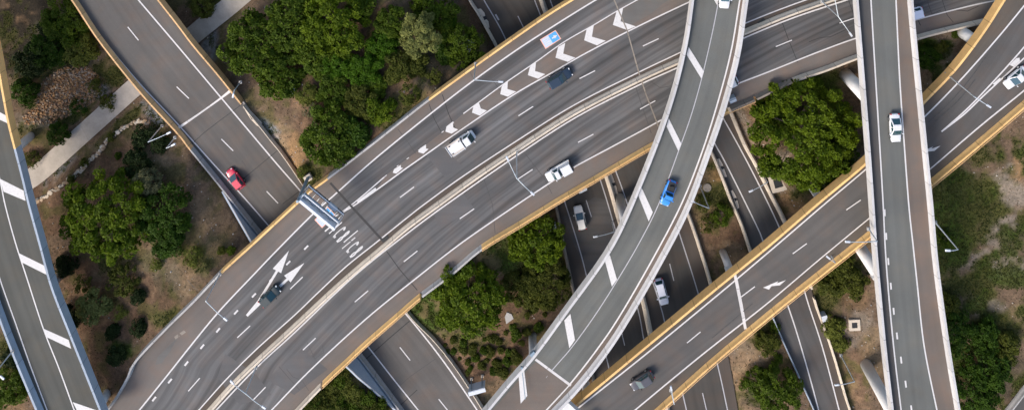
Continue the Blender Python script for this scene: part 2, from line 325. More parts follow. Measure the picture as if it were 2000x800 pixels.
# ------------------------------------------------------------------ terrain
ctrl = [(30,60,-1),(120,40,0),(100,150,.5),(60,340,.5),(160,258,0),(240,192,0),(310,130,-.2),(385,62,0),(480,0,.5),(20,200,.5),(330,255,3.6),(200,270,1.8),(140,370,3),(300,340,4.5),
 (500,220,4.3),(560,300,5.2),(600,340,7.2),(640,347,8.1),(700,300,8.1),(840,195,8.1),(770,245,8.1),(740,150,6),(640,200,5.6),(700,60,4.5),(800,90,5),(870,20,2),(900,60,2),(890,150,6),(600,60,3.5),(500,100,3.2),(440,60,1.2),
 (400,420,5),(440,470,6.6),(425,535,8.1),(370,590,8.1),(315,645,8.1),(258,705,8.1),(238,745,8.1),(205,800,8.1),(330,520,7),(260,600,6.5),(200,560,5),(150,480,3.5),(120,560,3.5),(100,650,4),(140,750,5.5),(190,760,7),(210,430,4.5),
 (520,480,7.5),(600,420,7.5),(610,820,7.5),(640,760,5.5),(700,790,4.5),(690,740,5.5),(560,740,7.5),(500,800,7.6),(350,780,8),(860,565,7.2),(935,500,7.2),(830,610,4.5),(900,600,5),(1000,480,6),(1070,420,3.5),(1085,500,1.5),(1060,570,1.5),(1000,600,3),(1000,700,2),(880,680,2.6),(950,780,1.8),(1060,650,.8),(1100,650,.5),
 (900,420,5),(750,420,7.5),(650,480,7.5),(1050,250,.5),(1000,150,.5),(1150,200,.3),(1300,200,.3),(1380,420,.5),(1420,500,.4),(1400,330,.5),(1500,700,.5),(1560,780,.6),(1470,640,.4),(1440,730,.3),(1500,250,4),(1540,360,1.5),(1500,200,5.8),(1600,150,6.4),(1680,130,6.4),(1620,230,5),(1660,300,3.8),(1600,380,1.8),(1470,120,7),(1700,60,8),
 (1640,560,1.2),(1640,640,1.4),(1650,700,1.6),(1700,760,2),(1680,480,1.6),(1800,100,6.8),(1840,90,7.4),(1820,160,5.5),(1880,60,8),(1900,400,4.5),(1850,500,3.6),(1950,300,6),(2000,500,5),(1900,620,3.6),(1900,720,3.2),(1975,790,3.5),(1850,350,5),(2100,200,7),(2100,700,4),
 (-60,100,0),(-60,500,2),(10,700,3.5),(40,790,4),(-80,800,3),(250,-60,0),(600,-80,2),(800,-80,2),(1000,-120,.3),(1500,-120,6),(1800,-100,7),(2100,-100,8),(1000,900,1),(500,900,7),(1500,900,.6),(1800,900,2.5)]
C3 = np.array([tuple(P(*c)) for c in ctrl])
def axis(a, b, st, far):
    core = np.arange(a, b+1e-6, st); k = np.array([3, 8, 16, 32, 64, 128, 260, 520, 1000.])
    return np.r_[(a-k)[::-1], core, b+k]
gx = axis(-108, 108, 0.5, 0); gy = axis(-136, -34, 0.5, 0)
GX, GY = np.meshgrid(gx, gy)
cx = np.clip(GX, -112, 112); cy = np.clip(GY, -140, -30)
num = np.zeros_like(GX); den = np.zeros_like(GX)
for c in C3:
    d2 = (cx-c[0])**2+(cy-c[1])**2+2.5; wt = d2**-1.9; num += wt*c[2]; den += wt
HT = num/den
def vn(X, Y, s, seed):
    r = np.random.default_rng(seed); tab = r.random((256, 256)); x = X/s; y = Y/s
    xi = np.floor(x).astype(int); yi = np.floor(y).astype(int); fx = x-xi; fy = y-yi; fx = fx*fx*(3-2*fx); fy = fy*fy*(3-2*fy)
    q = lambda a, b: tab[a % 256, b % 256]
    return (q(xi, yi)*(1-fx)+q(xi+1, yi)*fx)*(1-fy)+(q(xi, yi+1)*(1-fx)+q(xi+1, yi+1)*fx)*fy
HT += (vn(cx, cy, 6, 1)-.5)*0.5+(vn(cx, cy, 2, 2)-.5)*0.22
def pdist(X, Y, line):
    best = np.full(X.shape, 1e9)
    for a, b in zip(line[:-1], line[1:]):
        ax, ay = a[0], a[1]; dx, dy = b[0]-ax, b[1]-ay; L = dx*dx+dy*dy+1e-9
        t = np.clip(((X-ax)*dx+(Y-ay)*dy)/L, 0, 1); best = np.minimum(best, np.hypot(X-ax-t*dx, Y-ay-t*dy))
    return best
def inside(X, Y, poly):
    c = np.zeros(X.shape, bool); n = len(poly)
    for i in range(n):
        x0, y0 = poly[i][:2]; x1, y1 = poly[(i+1) % n][:2]
        if y0 == y1: continue
        m = ((y0 > Y) != (y1 > Y)) & (X < (x1-x0)*(Y-y0)/(y1-y0)+x0); c ^= m
    return c
def npl(ps): return [(p.x, p.y, p.z) for p in ps]
def carve(A, B, z, bA, bB, gA=.3):
    """lower or raise the ground to a road lying on it, between its edges A and B (3D), easing out over bA / bB metres"""
    global HT
    poly = A+B[::-1]; ins = inside(GX, GY, poly); dA = pdist(GX, GY, A[::2]+[A[-1]]); dB = pdist(GX, GY, B[::2]+[B[-1]])
    allp = np.array(A+B); best = np.full(GX.shape, 1e9); zz = np.zeros(GX.shape)
    for p in allp[::3]:
        d = (GX-p[0])**2+(GY-p[1])**2; m = d < best; best[m] = d[m]; zz[m] = p[2]
    tgt = np.where(ins, zz-0.45, zz-0.12)
    def ss(t): t = np.clip(t, 0, 1); return t*t*(3-2*t)
    useA = dA < dB; fo = np.where(useA, ss((dA-gA)/bA), ss((dB-.3)/bB)); fo = np.where(ins, 0, fo)
    HT = tgt*(1-fo)+HT*fo
f_A = npl(base3(F_L, 0)); f_B = npl(base3(F_R, 0)); s_A = npl(base3(S_L, zS)); s_B = npl(base3(S_R, zS))
m_A = npl(base3(M_TL, zM, True)); m_B = npl(base3(M_BR, zM))
u_Aall = base3(U_LI, zU, True); u_Ball = base3(U_RI, zU)
ycut = P(0, 300, 4).y
u_A = [q for q in npl(u_Aall) if q[1] < P(0, 283, 4).y]; u_B = [q for q in npl(u_Ball) if q[1] < P(0, 202, 4.5).y]
mm = inside(GX, GY, m_A+m_B[::-1]); HT[mm] = np.minimum(HT[mm], 8.1)
carve(f_A, f_B, 0, 5, 4); carve(s_A, s_B, 0, 3, 4); carve(u_A, u_B, 0, 0.4, 2.5, .95)
# the ground never rises through the underpass road, nor above the retaining walls beside it
ua, ub_ = npl(u_Aall), npl(u_Ball); mk = inside(GX, GY, ua+ub_[::-1]); jj, ii_ = np.where(mk)
for j, i in zip(jj, ii_): k = FPX/(H-3.0); HT[j, i] = min(HT[j, i], zU(NX+GX[j, i]*k, NY-GY[j, i]*k)-.5)
WALLS = []
for y0, y1, hs in ((372, 560, [.5, 1.6, 2.7, 3.8, 4.8, 5.0]), (640, 826, [4.8, 4.6, 3.8, 2.6, 1.5, .4])):
    seg = [q for q in u_Aall if P(0, y1, 4).y < q.y < P(0, y0, 4).y]; hv = [float(np.interp(i/(len(seg)-1), np.linspace(0, 1, len(hs)), hs)) for i in range(len(seg))]
    tg_ = tangents(seg); path_ = [(p-Vector((t_.y, -t_.x, 0))*(-.62), h) for p, t_, h in zip(seg, tg_, hv)]; WALLS.append(path_)
    polyw = [(p.x, p.y) for p, h in path_]; d = pdist(GX, GY, polyw); arr = np.array([(p.x, p.y, p.z+h) for p, h in path_]); near = (d < 7) & ~mk
    jj, ii_ = np.where(near)
    for j, i in zip(jj, ii_):
        q = int(np.argmin((arr[:, 0]-GX[j, i])**2+(arr[:, 1]-GY[j, i])**2)); HT[j, i] = min(HT[j, i], arr[q, 2]-.15+max(0, d[j, i]-1)*.5)
br_A = npl(to3(smooth([(1945, 825), (1975, 790), (2005, 752), (2060, 690)]), 3.6)); br_B = npl(to3(smooth([(2100, 850), (2120, 800), (2150, 760), (2200, 700)]), 3.6))
carve(br_A, br_B, 0, 2, 5)
pathc = [(20, 378), (40, 360), (78, 335), (160, 262), (240, 190), (310, 128), (385, 62), (455, 6), (520, -50)]
pa = base3([(x-9, y-16) for x, y in pathc], 0.3); pb = base3([(x+9, y+17) for x, y in pathc], 0.3)
carve(npl(pa), npl(pb), 0, 2, 2)
def hsamp(x, y):
    i = np.clip(np.searchsorted(gx, x)-1, 0, len(gx)-2); j = np.clip(np.searchsorted(gy, y)-1, 0, len(gy)-2)
    fx = (x-gx[i])/(gx[i+1]-gx[i]); fy = (y-gy[j])/(gy[j+1]-gy[j])
    return (HT[j, i]*(1-fx)+HT[j, i+1]*fx)*(1-fy)+(HT[j+1, i]*(1-fx)+HT[j+1, i+1]*fx)*fy
def G(px, py, up=0.0):
    """point on the ground (plus `up`) that is seen at this pixel"""
    z = 2.0
    for _ in range(12): p = P(px, py, z+up); z = 0.5*z+0.5*float(hsamp(p.x, p.y))
    p = P(px, py, z+up); p.z = z; return p
# ground cover colours, plus painted shade beside the left ramp
PX = NX+GX*FPX/(H-HT); PY = NY-GY*FPX/(H-HT)
base = np.array([0.150, 0.100, 0.064]); COLR = np.ones(GX.shape+(3,))*base
def blob(x, y, rx, ry, c, a=1.0, ang=0.0):
    ca, sa = math.cos(R(ang)), math.sin(R(ang)); dx = PX-x; dy = PY-y
    u = (dx*ca+dy*sa)/rx; v = (-dx*sa+dy*ca)/ry
    d = np.sqrt(u*u+v*v)+(vn(GX, GY, 3.0, int(x+y) % 97)-.5)*.7+(vn(GX, GY, 1.0, int(x*3+y) % 91)-.5)*.5
    wt = np.clip((1.15-d)/.5, 0, 1)*a; wt = wt*wt*(3-2*wt)
    for k in range(3): COLR[..., k] = COLR[..., k]*(1-wt)+c[k]*wt
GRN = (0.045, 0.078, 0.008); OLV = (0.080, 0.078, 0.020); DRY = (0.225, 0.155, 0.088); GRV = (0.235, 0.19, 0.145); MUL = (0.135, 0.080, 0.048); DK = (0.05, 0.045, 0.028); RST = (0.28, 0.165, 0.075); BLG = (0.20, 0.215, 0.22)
for b_ in [(70,60,90,100,(0.028, 0.022, 0.015)),(120,80,60,60,DK),(90,140,100,60,DK),(130,180,70,45,RST),(90,225,60,25,GRV,.8,-20),(160,110,30,15,GRV,.5),(185,180,30,18,BLG,.6),(220,130,40,40,OLV),(150,215,60,20,OLV,1,-35),(200,225,25,10,OLV),(290,215,40,14,BLG,.7,40),(230,250,80,12,OLV,.8,-40),(120,330,60,14,BLG,.6,-42),(170,310,70,12,GRV,.4,-40),  # dark blobs at top left: left ramp's deep shade painted into the ground colour
 (200,330,110,50,MUL,.9,-30),(320,300,60,30,DRY,.7),(330,480,80,70,DRY,.75),(370,470,30,50,OLV,.5,30),(300,590,50,40,OLV,.7),(240,520,60,40,OLV,.7),(200,580,50,50,OLV,.6),(330,560,40,40,OLV,.4),(400,410,50,50,DRY,.6),(380,500,50,30,OLV,.8),(300,540,70,60,GRV,.35),(260,600,90,70,MUL,.8),(160,560,50,110,MUL,.9),(200,700,70,60,MUL,.9),(330,620,40,20,OLV,.8),(370,560,30,30,DRY,.6),(240,680,25,18,GRN,.8),(430,470,25,45,OLV,.5,35),
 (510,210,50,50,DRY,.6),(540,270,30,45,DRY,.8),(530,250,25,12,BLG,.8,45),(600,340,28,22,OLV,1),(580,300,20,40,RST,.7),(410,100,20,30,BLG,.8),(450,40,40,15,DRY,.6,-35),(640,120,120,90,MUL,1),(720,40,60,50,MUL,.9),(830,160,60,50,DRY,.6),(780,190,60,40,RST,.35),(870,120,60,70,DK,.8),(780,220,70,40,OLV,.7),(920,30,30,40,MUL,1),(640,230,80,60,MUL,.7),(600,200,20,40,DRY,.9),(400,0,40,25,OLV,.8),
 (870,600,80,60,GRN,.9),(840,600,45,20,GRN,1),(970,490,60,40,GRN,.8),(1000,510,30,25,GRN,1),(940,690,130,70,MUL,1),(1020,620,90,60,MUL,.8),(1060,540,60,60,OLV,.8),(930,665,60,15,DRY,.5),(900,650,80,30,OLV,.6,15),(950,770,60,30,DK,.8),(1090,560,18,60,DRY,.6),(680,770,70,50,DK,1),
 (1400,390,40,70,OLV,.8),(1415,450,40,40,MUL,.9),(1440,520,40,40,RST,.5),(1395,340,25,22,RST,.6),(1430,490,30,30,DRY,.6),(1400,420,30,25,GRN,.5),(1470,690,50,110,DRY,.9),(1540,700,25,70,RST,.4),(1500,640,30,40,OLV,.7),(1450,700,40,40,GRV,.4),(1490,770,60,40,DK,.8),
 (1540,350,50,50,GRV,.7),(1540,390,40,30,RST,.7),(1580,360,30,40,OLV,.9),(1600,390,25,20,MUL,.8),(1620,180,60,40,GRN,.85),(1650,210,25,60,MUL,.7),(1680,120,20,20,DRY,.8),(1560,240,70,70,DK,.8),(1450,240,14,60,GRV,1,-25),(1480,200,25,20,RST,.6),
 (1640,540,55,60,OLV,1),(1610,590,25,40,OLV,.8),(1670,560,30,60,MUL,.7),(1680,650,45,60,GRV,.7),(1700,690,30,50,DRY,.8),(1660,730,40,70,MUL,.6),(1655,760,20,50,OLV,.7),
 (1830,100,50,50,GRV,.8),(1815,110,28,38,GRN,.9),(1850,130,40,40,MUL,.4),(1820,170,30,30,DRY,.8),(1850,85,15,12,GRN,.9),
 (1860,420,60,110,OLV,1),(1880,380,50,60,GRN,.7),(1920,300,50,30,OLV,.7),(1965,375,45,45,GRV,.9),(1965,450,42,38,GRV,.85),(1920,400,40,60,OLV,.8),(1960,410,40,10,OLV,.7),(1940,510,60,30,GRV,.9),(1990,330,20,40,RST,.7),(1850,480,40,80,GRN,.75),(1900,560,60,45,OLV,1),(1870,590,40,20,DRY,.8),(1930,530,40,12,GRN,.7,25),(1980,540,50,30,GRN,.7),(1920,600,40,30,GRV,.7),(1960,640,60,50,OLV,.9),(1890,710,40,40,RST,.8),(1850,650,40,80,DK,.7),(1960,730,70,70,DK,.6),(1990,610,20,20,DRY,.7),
 (20,700,50,70,OLV,.9),(10,780,50,40,RST,.5),(60,300,30,40,MUL,.7),(60,260,40,30,OLV,.6),(90,420,50,60,MUL,.9)]:
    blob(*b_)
def mixcol(mask, c):
    for k in range(3): COLR[..., k] = COLR[..., k]*(1-mask)+c[k]*mask
nz = vn(GX, GY, 4.2, 21)*.5+vn(GX, GY, 1.5, 22)*.3+vn(GX, GY, .7, 23)*.2
mixcol(np.clip((nz-.50)*7, 0, .85)*(PX > 1790)*(PY > 250), OLV); mixcol(np.clip((nz-.62)*7, 0, .8)*(PX > 1790), GRN)
nz2 = vn(GX, GY, 3.1, 31)*.55+vn(GX, GY, 1.1, 32)*.45
mixcol(np.clip((nz2-.60)*7, 0, .6)*(PX < 1700), OLV); mixcol(np.clip((.36-nz2)*6, 0, .5)*(PX < 1700), (0.24, 0.15, 0.085))
va = vn(GX, GY, 0.8, 5)*.5+vn(GX, GY, 2.7, 6)*.5
COLR *= (0.72+0.56*va)[..., None]
ny, nx_ = GX.shape
me = bpy.data.meshes.new('ground'); V = np.stack([GX, GY, HT], -1).reshape(-1, 3)
ii = np.arange(ny*nx_).reshape(ny, nx_); Q = np.stack([ii[:-1, :-1], ii[:-1, 1:], ii[1:, 1:], ii[1:, :-1]], -1).reshape(-1, 4)
def fastmesh(me, V, Q):
    k = Q.shape[1]; me.vertices.add(len(V)); me.vertices.foreach_set('co', V.astype(np.float32).ravel())
    me.loops.add(Q.size); me.loops.foreach_set('vertex_index', Q.astype(np.int32).ravel())
    me.polygons.add(len(Q)); me.polygons.foreach_set('loop_start', (np.arange(len(Q))*k).astype(np.int32)); me.polygons.foreach_set('loop_total', np.full(len(Q), k, np.int32))
    me.update(calc_edges=True); me.validate()
fastmesh(me, V, Q)
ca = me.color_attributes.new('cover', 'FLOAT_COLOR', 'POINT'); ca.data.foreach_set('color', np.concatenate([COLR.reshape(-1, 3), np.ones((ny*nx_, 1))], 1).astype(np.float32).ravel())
me.polygons.foreach_set('use_smooth', np.ones(len(Q), bool))
gm, t, b, nd, lk = newmat('ground_soil')
at = N(t, 'ShaderNodeAttribute', attribute_name='cover'); tc = N(t, 'ShaderNodeTexCoord')
n1 = N(t, 'ShaderNodeTexNoise', Scale=1.6, Detail=10.0, Roughness=0.75); lk.new(tc.outputs['Object'], n1.inputs['Vector'])
n2 = N(t, 'ShaderNodeTexNoise', Scale=9.0, Detail=6.0, Roughness=0.8); lk.new(tc.outputs['Object'], n2.inputs['Vector'])
vo = N(t, 'ShaderNodeTexVoronoi', Scale=4.0); lk.new(tc.outputs['Object'], vo.inputs['Vector'])
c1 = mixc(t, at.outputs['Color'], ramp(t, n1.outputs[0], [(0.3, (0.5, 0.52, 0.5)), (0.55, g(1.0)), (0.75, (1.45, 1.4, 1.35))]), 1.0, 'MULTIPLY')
c1 = mixc(t, c1, ramp(t, n2.outputs[0], [(0.3, g(0.6)), (0.72, g(1.45))]), 1.0, 'MULTIPLY')
c1 = mixc(t, c1, (0.36, 0.31, 0.25, 1), ramp(t, vo.outputs['Distance'], [(0.06, g(0.55)), (0.14, g(0.0))]))
lk.new(c1, b.inputs['Base Color']); b.inputs['Roughness'].default_value = 0.95; b.inputs['Specular IOR Level'].default_value = 0.15
bp = N(t, 'ShaderNodeBump', Strength=0.9, Distance=0.15); lk.new(n1.outputs[0], bp.inputs['Height']); lk.new(bp.outputs[0], b.inputs['Normal'])
me.materials.append(gm); go = bpy.data.objects.new('ground', me); col.objects.link(go); tag(go, kind='structure')

# ------------------------------------------------------------------ roads
def zoff(ps, dz): return [p+Vector((0, 0, dz)) for p in ps]
ZP = {'curved_ramp': zC, 'orange_ramp': zO, 'underpass_road': zU}
def fill(name, A, B, mat, parent, dz=0.0, n=160):
    A = nrs(A, n); B = nrs(B, n); zf = ZP.get(parent.name if parent else '', None); k = 10; mb = MB(); L = 0
    for i in range(n):
        for j in range(k+1):
            q = A[i].lerp(B[i], j/k); mb.v.append(zfix(q, zf, dz) if zf else q+Vector((0, 0, dz)))
    for i in range(n-1):
        d = ((A[i+1]+B[i+1])/2-(A[i]+B[i])/2).length; w0 = (B[i]-A[i]).length; w1 = (B[i+1]-A[i+1]).length
        for j in range(k):
            a = i*(k+1)+j; mb.f.append((a, a+1, a+k+2, a+k+1)); mb.uv.append([(L, w0*j/k), (L, w0*(j+1)/k), (L+d, w1*(j+1)/k), (L+d, w1*j/k)])
        L += d
    return mb.build(name, mat, parent)
def cutx(line, a, b, ax=0):
    s = smooth(line, 5); m = (s[:, ax] >= min(a, b)) & (s[:, ax] <= max(a, b)); return [tuple(q) for q in s[m]]
def pline(mb, line, z, wdt=0.17, dz=0.012, smoothit=True):
    ps = to3(smooth(line, 6) if smoothit else line, z, dz); mb.strip(ps, wdt)
def dash(mb, c, line, z, L, wdt, dz=0.012):
    """a dash at pixel c lying along the direction of the traced line"""
    s = smooth(line, 6); d = np.hypot(s[:, 0]-c[0], s[:, 1]-c[1]); k = int(np.argmin(d)); a = s[max(0, k-1)]; b2 = s[min(len(s)-1, k+1)]
    zf = toz(z); zz = zf(*c)+dz; t = (P(b2[0], b2[1], zz)-P(a[0], a[1], zz)).normalized(); p = P(c[0], c[1], zz); t.z = 0; t.normalize(); mb.strip([zfix(p+t*L*(q/6-.5), zf, dz+.008) for q in range(7)], wdt)
def area(mb, pts, z, dz=0.012):
    zf = toz(z); ps = [P(x, y, zf(x, y)+dz) for x, y in pts]
    a = sum(ps[i].x*ps[(i+1) % len(ps)].y-ps[(i+1) % len(ps)].x*ps[i].y for i in range(len(ps)))
    if a < 0: ps = ps[::-1]
    mb.poly(ps)
PROF = [(-0.02, 0.0), (0.10, 0.45), (0.13, TOP), (0.45, TOP), (0.45, -0.55), (-0.02, -0.55)]
def parapet(line, z, top, side, mat, parent, name='parapet', prof=PROF):
    ps = base3(line, z, top, 6); return MB().sweep(ps, prof, side).build(name, mat, parent)
def deck(A, B, parent, thick=0.5, inset=1.6, girder=1.7, n=150):
    """slab with a box girder set back under it"""
    A = nrs(A, n); B = nrs(B, n); mb = MB(); rows = []; zf = ZP.get(parent.name)
    for a, b_ in zip(A, B):
        d = (b_-a).normalized(); e = Vector((0, 0, 1))
        tops = [a.lerp(b_, q/8) for q in range(9)]; tops = [zfix(q, zf, -.06) if zf else q-e*.06 for q in tops]
        rows.append([a-d*.3-e*.06]+tops+[b_+d*.3-e*.06, b_+d*.3-e*thick, b_-d*inset-e*(thick+.05), b_-d*(inset+.5)-e*girder, a+d*(inset+.5)-e*girder, a+d*inset-e*(thick+.05), a-d*.3-e*thick])
    for r_ in rows: mb.v += r_
    k = len(rows[0])
    for i in range(n-1):
        for j in range(k):
            j2 = (j+1) % k; mb.f.append((i*k+j2, i*k+j, (i+1)*k+j, (i+1)*k+j2))
    mb.f.append(tuple(range(k))); mb.f.append(tuple((n-1)*k+j for j in reversed(range(k))))
    mb.uv = [None]*len(mb.f); return mb.build('deck', M['soffit'], parent)
def pieces(name, polys, z, dz, mat, parent):
    for q in polys:
        mb = MB()
        for sub in (q if isinstance(q[0][0], tuple) else [q]): area(mb, sub, z, dz)
        mb.build(name, mat, parent)
def joint_strip(a, b, z, wdt, mat, parent, name='expansion_joint', dz=0.018, extra=None):
    mb = MB(); pts = [a]+(extra or [])+[b]; mb.strip(to3(pts, z, dz), wdt); return mb.build(name, mat, parent)
def pier(G0, ztop, rad, parent, cap=None, capdir=None):
    mb = MB(); z0 = G0.z-0.6; mb.tube([(G0.x, G0.y, z0), (G0.x, G0.y, ztop)], rad, 28)
    o = mb.build('pier', M['pier'], parent)
    for p in o.data.polygons:
        if len(p.vertices) == 4: p.use_smooth = True
    if cap:
        c, ln, ang = cap; MB().box((c.x, c.y, ztop-0.0), (ln, rad*2.0, 1.0), ang).build('crosshead', M['pier'], parent)
    return o

# --- motorway bridge (M)
mA = base3(M_TL, zM, True); mB = base3(M_BR, zM)
mot = thing('motorway_bridge', P(700, 450, 8.5), 'wide grey divided motorway with sand coloured parapets sweeping diagonally across the interchange', 'motorway')
deck(mA, mB, mot, girder=1.5)
fill('road_surface', mA, mB, M['lane_m'], mot, 0.0, 260)
l1p = to3(smooth(L1), 8.5); l6p = to3(smooth(L6), 8.5)
fill('shoulder', mA, l1p, M['sh_m'], mot, 0.005, 260); fill('shoulder', l6p, mB, M['sh_m'], mot, 0.005, 260)
gl = [q for q in L2 if q[0] >= 750]; g3 = [q for q in L3 if q[0] >= 735]
fill('painted_island', to3(smooth(gl), 8.5), to3(smooth(g3), 8.5), M['sh_m'], mot, 0.005, 120)
fill('median_strip', to3(smooth(L4), 8.5), to3(smooth(L5), 8.5), M['sh_f'], mot, 0.005, 200)
pt = MB()
for q in [((742, 470), (776, 505), (835, 470), (800, 425)), ((835, 410), (865, 452), (925, 405), (880, 380)), ]: pass
# resurfaced patches
pieces('asphalt_patch', [[(846, 413), (858, 448), (925, 405), (905, 378), (870, 398)], [(440, 690), (500, 730), (530, 770), (470, 790), (450, 770), (425, 735)]], zM, .006, M['patch_a'], mot)
pieces('asphalt_patch', [[(520, 740), (590, 680), (640, 720), (575, 770)], [(830, 300), (868, 345), (905, 325), (860, 285)]], zM, .0065, M['patch_a'], mot)
pieces('asphalt_patch', [[(1216, 58), (1212, 20), (1262, -4), (1300, -18), (1310, -4), (1270, 28)]], zM, .007, M['patch_b'], mot)
lm = MB()
for ln, wd in ((L1, .24), (L3, .22), (L4, .2), (L5, .24), (L6, .22)): pline(lm, ln, zM, wd)
pline(lm, [q for q in L2 if q[0] >= 905], zM, .17); pline(lm, L2[:3], zM, .2)
for k in range(14):
    a = 750+k*11; 
    if k % 2 == 0:
        s = cutx(L2, a, a+8); 
        if len(s) > 1: pline(lm, s, zM, .12, smoothit=False)
for c in [(379, 750), (476, 647), (579, 552), (795, 375), (1027, 217), (1147, 146), (1271, 83)]: dash(lm, c, L4, zM, 3.0, .17)
for c in [(507, 767), (604, 671), (706, 578), (802, 500), (912, 417), (1026, 340), (1144, 270), (1265, 205), (1531, 85), (1656, 40)]: dash(lm, c, L6, zM, 3.0, .17)
for c in [(496, 576), (461, 609), (426, 644), (395, 676), (364, 709), (332, 743), (301, 778)]: dash(lm, c, L1, zM, 0.95, .30)
for c in [(598, 483), (563, 513), (530, 545)]: dash(lm, c, L1, zM, 0.95, .28)
lm.build('lane_markings', M['paint'], mot)
for ch in [[(1217,16),(1204,24),(1197,49),(1225,59),(1242,52),(1212,42)],[(1160,49),(1146,57),(1141,79),(1166,89),(1183,80),(1156,72)],[(1104,84),(1090,92),(1085,113),(1109,121),(1124,113),(1100,105)],[(1047,121),(1035,131),(1031,147),(1051,154),(1065,145),(1045,139)],
  [(992,157),(980,169),(977,184),(992,189),(1008,179),(991,174)],[(935,200),(925,207),(922,220),(937,226),(951,216),(939,212)],[(885,237),(872,247),(870,257),(882,261),(895,253),(885,249)],[(832,282),(820,290),(817,297),(827,300),(837,291),(832,290)],[(783,322),(770,330),(767,337),(774,339),(787,328),(783,327)]]:
    mb = MB(); area(mb, ch, zM, .014); mb.build('chevron_marking', M['paintb'], mot)
pieces('chevron_marking', [[(733, 366), (736, 371), (718, 383), (700, 396), (697, 393)]], zM, .014, M['paintb'], mot)
am = MB()
area(am, [(564.3, 489), (532.8, 524), (549.1, 532.8)], zM, .014); am.strip(to3([(541.5, 528), (524, 557), (505, 588), (482, 616)], zM, .016), .42)
area(am, [(594.3, 513), (554.8, 537.5), (567.5, 550.6)], zM, .018); am.strip(to3([(562, 544), (543, 562), (507.5, 592), (482, 616)], zM, .020), .42)
am.build('lane_arrow', M['paintb'], mot)
# large road lettering, partly hidden by the gantry sign
tm = MB()
def zt(p): return (605+p[0]*.1125, 420+p[1]*.1125)
SK = [0.012]
def stroke(pts, w_=.13): SK[0] += .0025; tm.strip(to3([zt(p) for p in pts], zM, SK[0]), w_*1.1)
stroke([(262, 280), (340, 215), (420, 150)], .2); stroke([(335, 320), (450, 215), (560, 120)], .15)
for dx, dy in ((0, 0), (228, 256)):
    stroke([(585+dx, 262+dy), (608+dx, 232+dy), (612+dx, 205+dy)], .24); stroke([(622+dx, 204+dy), (590+dx, 215+dy), (530+dx, 255+dy), (470+dx, 305+dy), (432+dx, 350+dy)], .14)
    stroke([(440+dx, 345+dy), (412+dx, 380+dy), (425+dx, 388+dy), (450+dx, 368+dy)], .26)
for dx, dy in ((0, 0), (229, 265)):
    stroke([(690+dx, 270+dy), (655+dx, 295+dy), (630+dx, 310+dy), (600+dx, 345+dy), (570+dx, 375+dy)], .17); stroke([(690+dx, 275+dy), (672+dx, 310+dy), (640+dx, 335+dy), (608+dx, 362+dy), (575+dx, 382+dy)], .17)
    stroke([(575+dx, 370+dy), (540+dx, 385+dy), (505+dx, 415+dy), (470+dx, 455+dy)], .17); stroke([(575+dx, 385+dy), (548+dx, 420+dy), (515+dx, 445+dy), (478+dx, 462+dy)], .2)
    stroke([(680+dx, 282+dy), (650+dx, 305+dy)], .3); stroke([(500+dx, 440+dy), (470+dx, 460+dy)], .34)
stroke([(590, 470), (710, 368), (835, 265)], .15); stroke([(560, 580), (640, 512), (706, 458)], .12); stroke([(722, 442), (790, 385)], .14)
tm.build('road_lettering', M['paintb'], mot)
for cs, dz in (([(1054.5, 77.5), (1085, 59), (1096, 76), (1065.5, 96)], .016), ([(614, 429), (640, 403), (655, 419), (629, 445)], .016)):
    a, b_, c, d = [np.array(q, float) for q in cs]
    def bl(u, v): return tuple((a*(1-u)+b_*u)*(1-v)+(d*(1-u)+c*u)*v)
    mb = MB(); area(mb, [bl(0, 0), bl(1, 0), bl(1, 1), bl(0, 1)], zM, dz); pan = mb.build('road_panel', M['orp'], mot)
    mb = MB(); area(mb, [bl(.05, .07), bl(.5, .07), bl(.5, .93), bl(.05, .93)], zM, dz+.004); mb.build('panel_field', M['ltblue'], pan).parent = pan
    mb = MB(); area(mb, [bl(.5, .07), bl(.96, .07), bl(.96, .93), bl(.5, .93)], zM, dz+.004); mb.build('panel_field', M['blue'], pan)
    mb = MB(); area(mb, [bl(.92, .5), bl(.72, .68), bl(.72, .32)], zM, dz+.008); area(mb, [bl(.72, .56), bl(.6, .56), bl(.6, .44), bl(.72, .44)], zM, dz+.008)
    for v0, v1, u0, u1 in ((.16, .24, .1, .46), (.36, .42, .12, .4), (.52, .62, .12, .45), (.72, .78, .1, .38)): area(mb, [bl(u0, v0), bl(u1, v0), bl(u1, v1), bl(u0, v1)], zM, dz+.008)
    mb.build('panel_symbol', M['paintb'], pan)
for ch in list(mot.children):
    for q in ch.children:
        q.location = (0, 0, 0)
        for v in q.data.vertices: v.co -= (mot.location if not q.parent.get('_w') else Vector((0, 0, 0)))
# parapets
for a, b_, mt in ((0, 432, 'grey'), (432, 642, 'orange'), (642, 840, 'grey'), (840, 1500, 'orange')): parapet(cutx(M_TL, a, b_), zM, True, -1, M[mt], mot)
for a, b_, mt in ((0, 628, 'tan'), (628, 822, 'orange'), (822, 940, 'grey'), (940, 1420, 'orange'), (1420, 1472, 'dirtyc'), (1472, 1546, 'dirtyc'), (1546, 2200, 'tan')): parapet(cutx(M_BR, a, b_), zM, False, 1, M[mt], mot)
for a, b_, n in ((628, 822, 'railing'), (940, 1470, 'railing')):
    mb = MB(); ps = zoff(base3(cutx(M_BR, a, b_), zM, False, 12), TOP+.35); tg = tangents(ps)
    q = [p+Vector((t.y, -t.x, 0))*.38 for p, t in zip(ps, tg)]; mb.tube(q, .055, 6)
    for k in range(0, len(q), 2): mb.tube([q[k]-Vector((0, 0, .36)), q[k]], .05, 6)
    mb.build(n, M['orange2'], mot)
cbp = [(-.32, 0), (-.28, .25), (-.14, .55), (-.11, .9), (.11, .9), (.14, .55), (.28, .25), (.32, 0)]
MB().sweep(to3(smooth(MBAR), 8.5, .006), [(o*1.45, dz) for o, dz in cbp], 1).build('median_barrier', M['tan'], mot)
